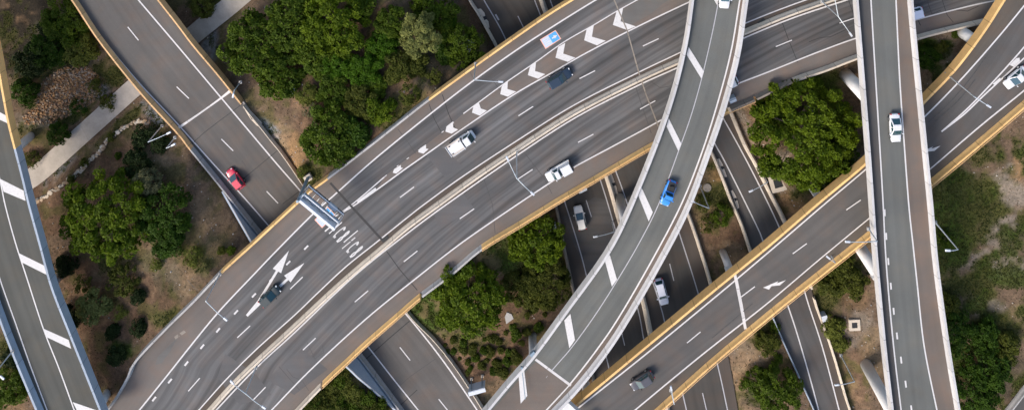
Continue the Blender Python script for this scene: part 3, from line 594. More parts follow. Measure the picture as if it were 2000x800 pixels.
# drainage inlets in the median
for c in ((752, 466), (1487, 42)): 
    mb = MB(); p = P(c[0], c[1], 8.5); mb.box((p.x, p.y, 8.53), (1.3, .6, .06), R(38)); dr = mb.build('drain_grate', M['grate'], mot)
# expansion joints, seams and crack sealing
joint_strip((645, 357), (748, 470), zM, .40, M['tar'], mot, extra=[(690, 407)])
for ln, wd, mt in (([(755, 490), (780, 525), (815, 566)], .16, 'tar'), ([(838, 203), (848, 232), (864, 262)], .12, 'tar'), ([(864, 185), (876, 222), (891, 255)], .14, 'tar'), ([(777, 252), (795, 275), (812, 300)], .1, 'crack'), ([(944, 345), (962, 400), (967, 455)], .1, 'crack'), ([(918, 140), (932, 170), (958, 158)], .08, 'crack'), ([(957, 150), (972, 170), (986, 190)], .08, 'crack'),
   ([(1026, 300), (1062, 347), (1078, 378)], .10, 'crack'), ([(1526, 40), (1541, 80), (1558, 122)], .12, 'tar'), ([(1655, -5), (1668, 30), (1671, 55)], .12, 'tar'), ([(1580, 82), (1602, 74), (1622, 72), (1655, 57)], .10, 'tar'), ([(1265, 155), (1290, 172), (1310, 168), (1322, 145)], .09, 'crack'), ([(1240, 165), (1255, 210), (1272, 260)], .09, 'crack'), ([(545, 715), (565, 738), (585, 760)], .1, 'crack'), ([(600, 668), (615, 700), (632, 688), (630, 672)], .08, 'crack'), ([(560, 720), (572, 735), (590, 742), (603, 762)], .08, 'crack'), ([(1812, 5), (1820, 28), (1838, 20)], .08, 'tar'), ([(1840, 0), (1850, 30), (1862, 44)], .1, 'tar'), ([(1868, 20), (1890, 22), (1912, 12)], .1, 'tar'), ([(1792, 38), (1798, 50)], .12, 'tar'), ([(742, 330), (746, 322), (750, 320)], .07, 'crack'), ([(365, 545), (378, 560), (388, 568)], .07, 'crack')):
    mb = MB(); mb.strip(to3(ln, zM, .010), wd); mb.build('crack_seal', M[mt], mot)
joint_strip((1196, -8), (1286, 247), zM, .22, M['dirtyc'], mot, dz=.024, extra=[(1225, 60), (1248, 143), (1262, 185)])
pieces('asphalt_patch', [[(340, 657), (347, 652), (351, 656), (343, 662)], [(351, 650), (359, 644), (363, 648), (355, 654)]], zM, .01, M['dirtyc'], mot)
pieces('asphalt_patch', [[(303, 712), (308, 696), (328, 676), (347, 659), (333, 684), (316, 708)]], zM, .012, M['patch_b'], mot)
for px, py in ((1128, 230), (1215, 450)):
    pass
for px, py, in ((1075, 125), (1122, 240)): pier(P(px+6, py-10, 0), 7.2, .7, mot)

# --- curved ramp (C)
cA = base3(C_LI, zC, True); cB = base3(C_RI, zC)
cr = thing('curved_ramp', P(1250, 450, 13), 'grey curved elevated ramp with white parapets and hatched left margin carrying the blue car', 'ramp')
deck(cA, cB, cr); fill('road_surface', cA, cB, M['lane_c'], cr, 0, 220)
fill('shoulder', to3(smooth(C_E), zC), cB, M['sh_c'], cr, .005, 160)
mb = MB(); pline(mb, C_E, zC, .24); mb.build('lane_markings', M['paintb'], cr)
mb = MB(); pline(mb, C_MID, zC, .15); mb.build('lane_markings', M['paint2'], cr)
pieces('hatch_bar', [[(1386,-14),(1382,-30),(1404,-12),(1401,11)],[(1341,107),(1345,92),(1375,140),(1370,154)],[(1302,247),(1306,231),(1331,281),(1325,295)],[(1247,382),(1253,366),(1275,414),(1267,432)],[(1181,507),(1191,497),(1205,545),(1195,559)],[(1102,625),(1114,612),(1123,663),(1112,679)],[(1013,735),(1024,722),(1030,772),(1017,787)]], zC, .06, M['paintb'], cr)
parapet(C_LI, zC, True, -1 if False else 1, M['white'], cr) if False else parapet(C_LI, zC, True, 1, M['white'], cr, prof=[(o*1.25, d) for o, d in PROF])
parapet(C_RI, zC, False, -1, M['white'], cr, prof=[(o*1.3, d) for o, d in PROF])
joint_strip((1046, 701), (1115, 752), zC, .42, M['joint'], cr); joint_strip((1028, 783), (1050, 803), zC, .14, M['joint'], cr)
area_ = MB(); area(area_, [(1046, 706), (1030, 722), (975, 785), (950, 812), (1040, 815), (1070, 795), (1112, 750)], zC, .006); area_.build('asphalt_patch', M['sh_c'], cr)
g0 = G(1040, 655); cc = P(1085, 735, 10); pier(g0, 10.2, .72, cr); g1 = G(1143, 742); pier(g1, 9.6, .72, cr)
MB().box(((g0.x+g1.x)/2, (g0.y+g1.y)/2, 10.0), (9.0, 1.6, 1.0), math.atan2(g1.y-g0.y, g1.x-g0.x)).build('crosshead', M['pier'], cr)
for px, py in ((1235, 475), (1330, 290), (1375, 120)): pier(P(px-25, py-90, 0) if py > 0 else P(px, py, 0), zC(px, py)-1.7, .8, cr)

# --- sand coloured ramp (O)
oA = base3(O_TL, zO, True); oB = base3(O_BR, zO)
orr = thing('orange_ramp', P(1500, 550, 9), 'straight ramp edged by sand coloured parapets crossing lower right below the white viaduct', 'ramp')
deck(oA, oB, orr); fill('road_surface', oA, oB, M['lane_o'], orr, 0, 220); fill('shoulder', to3(smooth(O2), zO), oB, M['sh_o'], orr, .005, 200)
fill('shoulder', oA, to3(smooth(O1), zO), M['sh_o'], orr, .005, 200)
mb = MB(); pline(mb, O1, zO, .24); pline(mb, O2, zO, .24)
pline(mb, [(1839, 257), (1880, 221), (1920, 181), (1985, 110), (2035, 50)], zO, .24); pline(mb, [(1839, 257), (1882, 224), (1920, 188), (1960, 151), (2000, 114), (2050, 68)], zO, .24, .016)
for c in ((1355, 658), (1461, 569), (1562, 485), (1667, 400)): dash(mb, c, O1, zO, 3.0, .17)
mb.build('lane_markings', M['paint'], orr)
pieces('chevron_marking', [[(1985, 114), (1991, 113), (1992, 119), (1980, 131), (1972, 127)], [(1953, 152), (1956, 155), (1942, 166), (1939, 164)]], zO, .014, M['paintb'], orr)
for ox, oy, w_ in ((0, 0, 1), (302, -262, 1)):
    mb = MB(); area(mb, [(1490.5+ox, 561+oy), (1502+ox, 565+oy), (1507+ox, 558+oy), (1505+ox, 555+oy)], zO, .014); area(mb, [(1505+ox, 558.5+oy), (1523+ox, 556.5+oy), (1535+ox, 546.5+oy), (1517+ox, 552.5+oy), (1520+ox, 548.5+oy), (1503+ox, 555.5+oy)], zO, .018); mb.build('lane_arrow', M['paintb'], orr)
parapet(O_TL, zO, True, -1, M['orange'], orr, prof=[(-.02, 0), (.1, .45), (.13, TOP), (.5, TOP), (.5, -.65), (-.02, -.65)])
parapet(O_BR, zO, False, 1, M['orange'], orr)
mb = MB(); ps = zoff(base3(O_BR, zO, False, 12), TOP+.3); tg = tangents(ps); q = [p+Vector((t.y, -t.x, 0))*.38 for p, t in zip(ps, tg)]; mb.tube(q, .05, 6)
for k in range(0, len(q), 2): mb.tube([q[k]-Vector((0, 0, .31)), q[k]], .045, 6)
mb.build('railing', M['orange2'], orr)
joint_strip((1436, 535), (1457, 642), zO, .62, M['joint'], orr, extra=[(1443, 570)]); joint_strip((1902, 88), (2030, 62), zO, .75, M['joint'], orr)
for ln in ([(1812, 240), (1850, 205), (1890, 160), (1930, 105)], [(1825, 238), (1870, 198), (1905, 155)], [(1390, 660), (1470, 592)]):
    mb = MB(); mb.strip(to3(smooth(ln), zO, .009), .16); mb.build('crack_seal', M['crack'], orr)
for gp, zt_, rr, cc_, ang in ((G(1412, 492), 6.5, .66, P(1440, 585, 7), -75), (G(1583, 360), 7.6, .75, P(1625, 430, 8), -60), (G(1878, 62), 12.8, 1.0, P(1915, 100, 13), -5)):
    pier(gp, zt_, rr, orr)
    if gp.x < 60: MB().box((cc_.x, cc_.y, zt_+.1), (11, 1.3, .9), R(ang)).build('crosshead', M['pier'], orr)
p = G(1905, 78); pier(Vector((p.x, p.y, p.z)), 12.9, 1.05, orr)

# --- tall white viaduct (R)
rA = base3(R_LI, zR, True); rB = base3(R_RI, zR)
vi = thing('white_viaduct', P(1750, 400, 17), 'tall white edged viaduct running top to bottom at the right over the other roads', 'viaduct')
deck(rA, rB, vi, girder=2.0); fill('road_surface', rA, rB, M['lane_c'], vi, 0, 160); fill('shoulder', to3(smooth(R2), zR), rB, M['sh_c'], vi, .005, 120)
fill('shoulder', rA, to3(smooth(R1), zR), M['lane_s'], vi, .005, 120)
mb = MB(); pline(mb, R1, zR, .22); pline(mb, R2, zR, .22)
for c in ((1728, 415), (1731, 461), (1735, 510), (1740, 558), (1745.5, 607), (1752, 655), (1760, 702), (1769, 749), (1780, 797)): dash(mb, c, R1, zR, 1.1, .26)
mb.build('lane_markings', M['paintb'], vi)
PR = [(-.02, 0.0), (.13, .45), (.17, TOP), (.52, TOP), (.52, -.55), (-.02, -.55)]
parapet(R_LI, zR, True, 1, M['white'], vi, prof=PR); parapet(R_RI, zR, False, -1, M['white'], vi, prof=PR)
for (px, py), rr, ca_ in (((1652, 146), 1.12, (1730, 232)), ((1650, 438), 1.0, (1745, 560)), ((1692, 712), 1.05, (1790, 850))):
    gp = G(px, py); pier(gp, 15.2, rr, vi); c2 = P(ca_[0], ca_[1], 15); MB().box((c2.x, c2.y, 15.2), (8, 1.9, 1.0), math.atan2(c2.y-gp.y, c2.x-gp.x)).build('crosshead', M['pier'], vi)

# --- left ramp (L)
lA = base3(L_LI, zL); lB = base3(L_RI, zL, False)
# its right parapet faces the camera's nadir, so it is traced along its top
lB = base3(L_RI, zL, True)
le = thing('left_ramp', P(60, 550, 12), 'dark grey ramp with bluish parapet and hatched right margin at the left edge', 'ramp')
deck(lA, lB, le); fill('road_surface', lA, lB, M['lane_l'], le, 0, 160)
mb = MB(); pline(mb, LL1, zL, .2); pline(mb, LL2, zL, .2); mb.build('lane_markings', M['paint'], le)
pieces('hatch_bar', [[(37,494),(41,511),(91,536),(86,518)],[(85,641),(90,657),(139,680),(134,663)],[(142,784),(152,804),(202,826),(191,801)],[(0,349),(7,374),(50,392),(46,372)],[(-25,205),(-20,225),(15,241),(12,226)]], zL, .014, M['paintb'], le)
parapet(cutx(L_RI, -60, 25), zL, True, -1, M['orange'], le, prof=PR); parapet(cutx(L_RI, 25, 260), zL, True, -1, M['bluegrey'], le, prof=PR)
parapet(L_LI, zL, False, 1, M['bluegrey'], le, prof=PR)
for px, py in ((60, 266), (115, 540), (209, 768)):
    gp = G(px, py); pier(gp, 10.3, .75, le); MB().box((gp.x-3.5, gp.y-.8, 10.2), (7.5, 1.5, 1.0), R(15)).build('crosshead', M['pier'], le)

# --- underpass road (U): bridge over the path at its upper end, then on the ground under the motorway
uA, uB = u_Aall, u_Ball
un = thing('underpass_road', P(500, 350, 3), 'brown grey two lane road from top left passing under the motorway, with the red car', 'road')
ub = [q for q in uA if q.y > P(0, 300, 4.5).y]; uc = [q for q in uB if q.y > P(0, 215, 5).y]
deck(ub, uc, un, girder=1.2); fill('road_surface', uA, uB, M['lane_u'], un, 0, 240)
mb = MB(); pline(mb, U1, zU, .22); pline(mb, U3, zU, .24)
for c in ((260, 66), (357, 181), (444, 283), (532, 385), (791, 690), (867, 791)): dash(mb, c, U1, zU, 3.0, .18)
mb.build('lane_markings', M['paint'], un)
PU = [(-.02, 0), (.08, .4), (.12, TOP), (.38, TOP), (.38, -.5), (-.02, -.5)]
parapet(cutx(U_LI, -60, 291, 1), zU, True, 1, M['orange2'], un, prof=PU); parapet(cutx(U_LI, 291, 850, 1), zU, True, 1, M['grey'], un, prof=PU)
parapet(cutx(U_RI, -60, 202, 1), zU, False, -1, M['orange2'], un, prof=PU)
MB().sweep(base3(cutx(U_RI, 202, 378, 1), zU), [(o*.6+.15, d*.9) for o, d in cbp], -1).build('side_barrier', M['tan'], un)
MB().sweep(base3(cutx(U_RI, 560, 850, 1), zU), [(o*.6+.15, d*.9) for o, d in cbp], -1).build('side_barrier', M['tan'], un)
joint_strip((344, 252), (451, 176), zU, .62, M['joint'], un)
for ln, wd, mt in (([(371, 284), (400, 258), (430, 235), (472, 204)], .16, 'tar'), ([(441, 377), (480, 345), (543, 293)], .14, 'tar'), ([(552, 398), (585, 373)], .14, 'tar'), ([(800, 626), (760, 660), (714, 701)], .18, 'tar'), ([(815, 760), (780, 792)], .14, 'tar'), ([(850, 700), (800, 735), (760, 770)], .09, 'crack'), ([(473, 314), (480, 324)], .09, 'crack')):
    mb = MB(); mb.strip(to3(ln, zU, .010), wd); mb.build('crack_seal', M[mt], un)
mb = MB(); area(mb, [(478, 208), (479, 216), (489, 232), (502, 246), (508, 246), (512, 240), (486, 212)], zU, .06); mb.build('kerb_inlet', M['tan'], un)
mb = MB(); area(mb, [(487, 226), (492, 222), (497, 231), (492, 234)], zU, .07); mb.build('drain_grate', M['grate'], un)
gp = G(330, 290); pier(Vector((gp.x+1, gp.y+3, gp.z-1)), 2.9, .5, un)
# retaining walls along its left side (faces look at the road)
def rwall(path, label):
    m = len(path); mb = MB(); tg = tangents([q[0] for q in path])
    for (p_, h), t_ in zip(path, tg):
        r_ = Vector((t_.y, -t_.x, 0)); z_ = p_.z+h
        if OUT < 0: r_ = -r_
        for o_, zz in ((0, z_), (.35, z_), (.35, p_.z-1), (0, p_.z-1)): mb.v.append(Vector((p_.x, p_.y, 0))+r_*o_+Vector((0, 0, zz)))
    for i in range(m-1):
        for j in range(4): mb.f.append((i*4+j, i*4+(j+1) % 4, (i+1)*4+(j+1) % 4, (i+1)*4+j))
    mb.uv = [None]*len(mb.f)
    th = thing('retaining_wall', path[m//2][0], label, 'wall'); mb.build('wall_face', M['wall'], th)
    rl = MB(); rl.tube([Vector((q[0].x, q[0].y, q[0].z+q[1]+.06)) for q in path], .13, 6); rl.build('coping', M['white'], th)
    return th
OUT = 1
rwall(WALLS[0], 'blue grey retaining wall beside the underpass road, upper left of the motorway')
rwall(WALLS[1], 'blue grey retaining wall beside the underpass road, below the motorway')

# --- lower motorway (F) and side road (S), on the ground
fA = base3(F_L, 0); fB = base3(F_R, 0)
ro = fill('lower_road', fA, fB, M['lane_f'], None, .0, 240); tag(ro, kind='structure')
mb = MB()
for ln in (FL1, FL3, FR1, FR3): pline(mb, ln, 0, .2)
for c in ((1019, 47), (1150, 407), (1184, 532), (1216, 657), (1248, 782), (1312, 531), (1345, 656), (1376, 783)): dash(mb, c, FL1, 0, 3.2, .17)
dash(mb, (971, 34), FL1, 0, 1.2, .3)
mb.build('lane_markings', M['paint2'], ro)
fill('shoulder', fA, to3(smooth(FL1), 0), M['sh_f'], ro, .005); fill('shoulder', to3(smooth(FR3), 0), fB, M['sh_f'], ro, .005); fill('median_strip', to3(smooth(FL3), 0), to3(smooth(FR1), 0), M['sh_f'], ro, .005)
mb = MB(); area(mb, [(1098, 425), (1160, 385), (1185, 390), (1215, 480), (1190, 520), (1150, 540)], 0, .006); mb.build('asphalt_patch', M['lane_s'], ro)
def barrier(line, z, mat, label, prof=cbp, sc=1.0):
    ps = base3(line, z); p0 = ps[len(ps)//2]; o = MB().sweep(ps, [(a*sc, b_) for a, b_ in prof], 1).build('concrete_barrier', M[mat], None, loc=p0)
    tag(o, label, 'barrier'); return o
o_ = barrier(FM, 0, 'tan', 'tan concrete median barrier between the two sides of the lower motorway', sc=1.6)
barrier(cutx(F_L, -60, 110, 1), 0, 'tan', 'tan concrete barrier along the lower motorway at the top centre', sc=.9)
barrier(cutx(F_L, 330, 760, 1), 0, 'dirtyc', 'stained concrete barrier along left edge of the lower motorway below its bridge', sc=.9)
barrier(cutx(F_R, 260, 640, 1), 0, 'tan', 'tan concrete barrier along right edge of the lower motorway by the planted strip', sc=1.1)
rs = fill('side_road', base3(S_L, zS), base3(S_R, zS), M['lane_s'], None, 0, 200); tag(rs, kind='structure')
mb = MB(); pline(mb, S1, zS, .22); pline(mb, S2, zS, .22); mb.build('lane_markings', M['paint'], rs)
fill('shoulder', to3(smooth(S2), zS), base3(S_R, zS), M['sh_f'], rs, .005)
barrier(cutx(S_L, 200, 560, 1), zS, 'tan', 'concrete barrier along left edge of the side road beside the planted strip', sc=1.0)
barrier(cutx(S_L, 610, 850, 1), zS, 'bluegrey', 'thin bluish concrete barrier on left edge of the side road at the bottom', sc=.5)
barrier(cutx(S_R, 200, 560, 1), zS, 'tan', 'pale tan concrete barrier between side road and the biggest tree', sc=1.3)
barrier(cutx(S_R, 575, 850, 1), zS, 'tan', 'concrete barrier on right edge of the side road below the sand coloured ramp', sc=.7)
# bays with drains beside barriers
def inlet(pts, z, gr, label):
    mb = MB(); th = thing('drain_inlet', P(pts[0][0], pts[0][1], toz(z)(0, 0)), label, 'drain'); area(mb, pts, z, .08); mb.build('apron', M['tan'], th)
    m2 = MB(); area(m2, gr, z, .09); m2.build('grate', M['grate'], th)
inlet([(933, 18), (939, 17), (946, 25), (950, 38), (954, 42), (956, 54), (952, 56)], 0, [(943, 33), (949, 31), (952, 37), (946, 40)], 'scalloped tan drain inlet on the lower motorway at the top')
inlet([(1189, 338), (1195, 340), (1204, 365), (1207, 380), (1203, 380)], 0, [(1194, 358), (1201, 356), (1203, 362), (1196, 364)], 'drain inlet against the median barrier of the lower motorway')
inlet([(1400, 311), (1405, 309), (1411, 320), (1420, 345), (1415, 346)], zS, [(1407, 325), (1412, 324), (1415, 329), (1410, 331)], 'drain inlet on the side road nearest the curved ramp')
inlet([(1427, 372), (1431, 371), (1438, 384), (1444, 405), (1440, 408)], zS, [(1433, 387), (1438, 386), (1441, 390), (1436, 393)], 'drain inlet on the side road halfway to the sand coloured ramp')
rb = fill('corner_road', [Vector(q) for q in br_A], [Vector(q) for q in br_B], M['lane_s'], None, .0, 20); tag(rb, kind='structure')
mb = MB(); mb.strip(to3([(1962, 812), (1985, 786), (2015, 745)], 3.6, .012), .2); mb.build('lane_markings', M['paint'], rb)
bb = MB().sweep(to3(smooth([(1948, 822), (1968, 797), (2003, 752), (2030, 720)]), 3.6), cbp, 1).build('concrete_barrier', M['grey'], None, loc=P(1968, 797, 3.6)); tag(bb, 'grey concrete kerb barrier at the bottom right corner road', 'barrier')
pth = fill('path', zoff(pa, .0), zoff(pb, .0), M['path'], None, .02, 60); tag(pth, kind='structure')
#OBJECTS
# ------------------------------------------------------------------ plants
LM = dict(fresh=leafmat('leaves_fresh', (0.024, 0.062, 0.003), (0.080, 0.165, 0.006)),
 bright=leafmat('leaves_bright', (0.018, 0.044, 0.002), (0.140, 0.195, 0.008)), deep=leafmat('leaves_deep', (0.010, 0.030, 0.003), (0.058, 0.110, 0.008)),
 mid=leafmat('leaves_mid', (0.020, 0.044, 0.004), (0.105, 0.155, 0.010)), olive=leafmat('leaves_olive', (0.030, 0.040, 0.006), (0.120, 0.135, 0.020)),
 pale=leafmat('leaves_pale', (0.085, 0.100, 0.024), (0.290, 0.300, 0.090)), grey=leafmat('leaves_grey', (0.060, 0.066, 0.030), (0.180, 0.180, 0.085)),
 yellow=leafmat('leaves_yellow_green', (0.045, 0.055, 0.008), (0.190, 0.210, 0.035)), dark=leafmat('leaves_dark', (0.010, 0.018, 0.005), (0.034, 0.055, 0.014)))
def unit(v): return v/np.maximum(np.linalg.norm(v, axis=-1, keepdims=True), 1e-9)
def leaves(rng, cen, nor, n, size, spread, droop=0.25):
    """n pointed leaves round each tuft centre, fanning out about its normal"""
    T = len(cen); ang = rng.random((T, n))*2*np.pi; nor = unit(nor)
    ref = np.where(np.abs(nor[:, 2:3]) < .9, np.array([[0, 0, 1.]]), np.array([[1., 0, 0]])); u = unit(np.cross(nor, ref)); v = np.cross(nor, u)
    rad = u[:, None]*np.cos(ang)[..., None]+v[:, None]*np.sin(ang)[..., None]
    lift = (0.15+rng.random((T, n, 1))*0.9); d = unit(rad+nor[:, None]*lift-np.array([0, 0, droop*.3]))
    st = cen[:, None]+rad*spread*rng.random((T, n, 1))*.35; L = size*(0.6+rng.random((T, n, 1))*.8)
    side = unit(np.cross(d, nor[:, None]+.3*rng.normal(size=(T, n, 3)))); wd = L*(.20+.12*rng.random((T, n, 1)))
    tip = st+d*L-np.array([0, 0, 1])*L*droop; mid = st+d*L*.5
    V = np.stack([st, mid+side*wd, tip, mid-side*wd], 2).reshape(-1, 3)
    return V, (rng.random((T, n))*.45+.0)
def crown_mesh(name, r, hgt, seed, mat, lobes, lobe_r, tufts, nleaf, leaf, asym=0.16, sparse=0.0):
    rng = np.random.default_rng(seed); cs = []; rr = []
    a0 = rng.random(6)*6.28
    for k in range(lobes):
        th = rng.random()*6.283; q = math.sqrt((k+.5)/lobes); edge = 1+asym*(math.sin(2*th+a0[0])*.5+math.sin(3*th+a0[1])*.35+math.sin(5*th+a0[2])*.3)
        x = min(q*(r-lobe_r*.7)*edge, r-lobe_r*.55); z = hgt*(.50+.36*math.sqrt(max(0, 1-q*q)))+rng.normal()*hgt*.05
        lr = lobe_r*(.65+.6*rng.random()); ga = k*2.39996+rng.normal()*.25
        cs.append((x*math.cos(ga), x*math.sin(ga), z-lr*.3)); rr.append(lr)
    # a lower ring so the crown has a side to it
    for k in range(lobes//2):
        ga = rng.random()*6.283; e2 = (r-lobe_r)*(.75+.25*rng.random()); cs.append((e2*math.cos(ga), e2*math.sin(ga), hgt*(.28+.2*rng.random()))); rr.append(lobe_r*(.6+.4*rng.random()))
    cs = np.array(cs); rr = np.array(rr); idx = rng.integers(0, len(cs), int(len(cs)*tufts))
    n = unit(rng.normal(size=(len(idx), 3))+np.array([0, 0, .55])); cen = cs[idx]+n*rr[idx][:, None]*(.72+.33*rng.random((len(idx), 1)))*np.array([1, 1, .85])
    keep = np.ones(len(idx), bool)
    if sparse: keep = vn(cen[:, 0]+50, cen[:, 1]+50, r*.3, seed) > sparse
    cen, n, idx = cen[keep], n[keep], idx[keep]
    V, f = leaves(rng, cen, n+np.array([0, 0, .35]), nleaf, leaf, leaf)
    tone = rng.random(len(cs))[idx]*.4; f = (f+tone[:, None]+.25*rng.random((len(cen), 1))).ravel()
    me = bpy.data.meshes.new(name); Q = np.arange(len(V)).reshape(-1, 4); fastmesh(me, V, Q)
    at_ = me.attributes.new('leaf', 'FLOAT', 'FACE')
    if len(at_.data) == len(f): at_.data.foreach_set('value', np.clip(f, 0, 1).astype(np.float32))
    me.materials.append(mat); return me, cs
KIND = {  # lobes per m^2-ish, lobe radius, tufts per lobe, leaves per tuft, leaf length
 'leafy': (1.1, .95, 34, 8, .42), 'fine': (1.1, .75, 60, 8, .25), 'bush': (1.2, .5, 34, 7, .20), 'clump': (1.1, .85, 42, 8, .30)}
def plant(px, py, rpx, mat, kind, label, cat='tree', group=None, hf=1.15, name=None, asp=1.0, sparse=0.0):
    r = rpx/11.2*(1.06 if kind in ('fine', 'clump') else 1.03); hgt = max(.6, r*hf); seed = int(px*7+py*13) % 9973
    d, lr, tu, nl, lf = KIND[kind]; lr = min(lr, r*.42); lobes = int(max(9, min(105, d*3.2*(r/lr)**2*.30)))
    if r < 2: lf = lf*.8; tu = int(tu*.9)
    g0 = G(px, py, hgt*.62); name = name or ('tree' if cat == 'tree' else 'shrub')
    th = thing(name, g0, label, cat, group, world=False); th.rotation_euler.z = 0
    me, cs = crown_mesh('crown' if cat == 'tree' else 'foliage', r, hgt, seed, LM[mat], lobes, lr, tu, nl, lf, sparse=sparse)
    o = bpy.data.objects.new('crown' if cat == 'tree' else 'foliage', me); col.objects.link(o); o.parent = th; o.scale = (1, asp, 1)
    tk = MB(); tk.tube([(0, 0, -.6), (0, 0, hgt*.18), (.05*r, .03*r, hgt*.38)], [max(.05, r*.055), max(.04, r*.045), max(.03, r*.035)], 8)
    for k in range(7 if r > 1.5 else 3):
        c = cs[int(k*len(cs)/8)]; tk.tube([(0, 0, hgt*.2), (c[0]*.45, c[1]*.45, hgt*.33+c[2]*.12), (c[0]*.9, c[1]*.9, c[2]*.95)], [max(.03, r*.03), max(.02, r*.018), .02], 6)
    t_ = tk.build('trunk' if cat == 'tree' else 'stem', M['bark'], th); return th
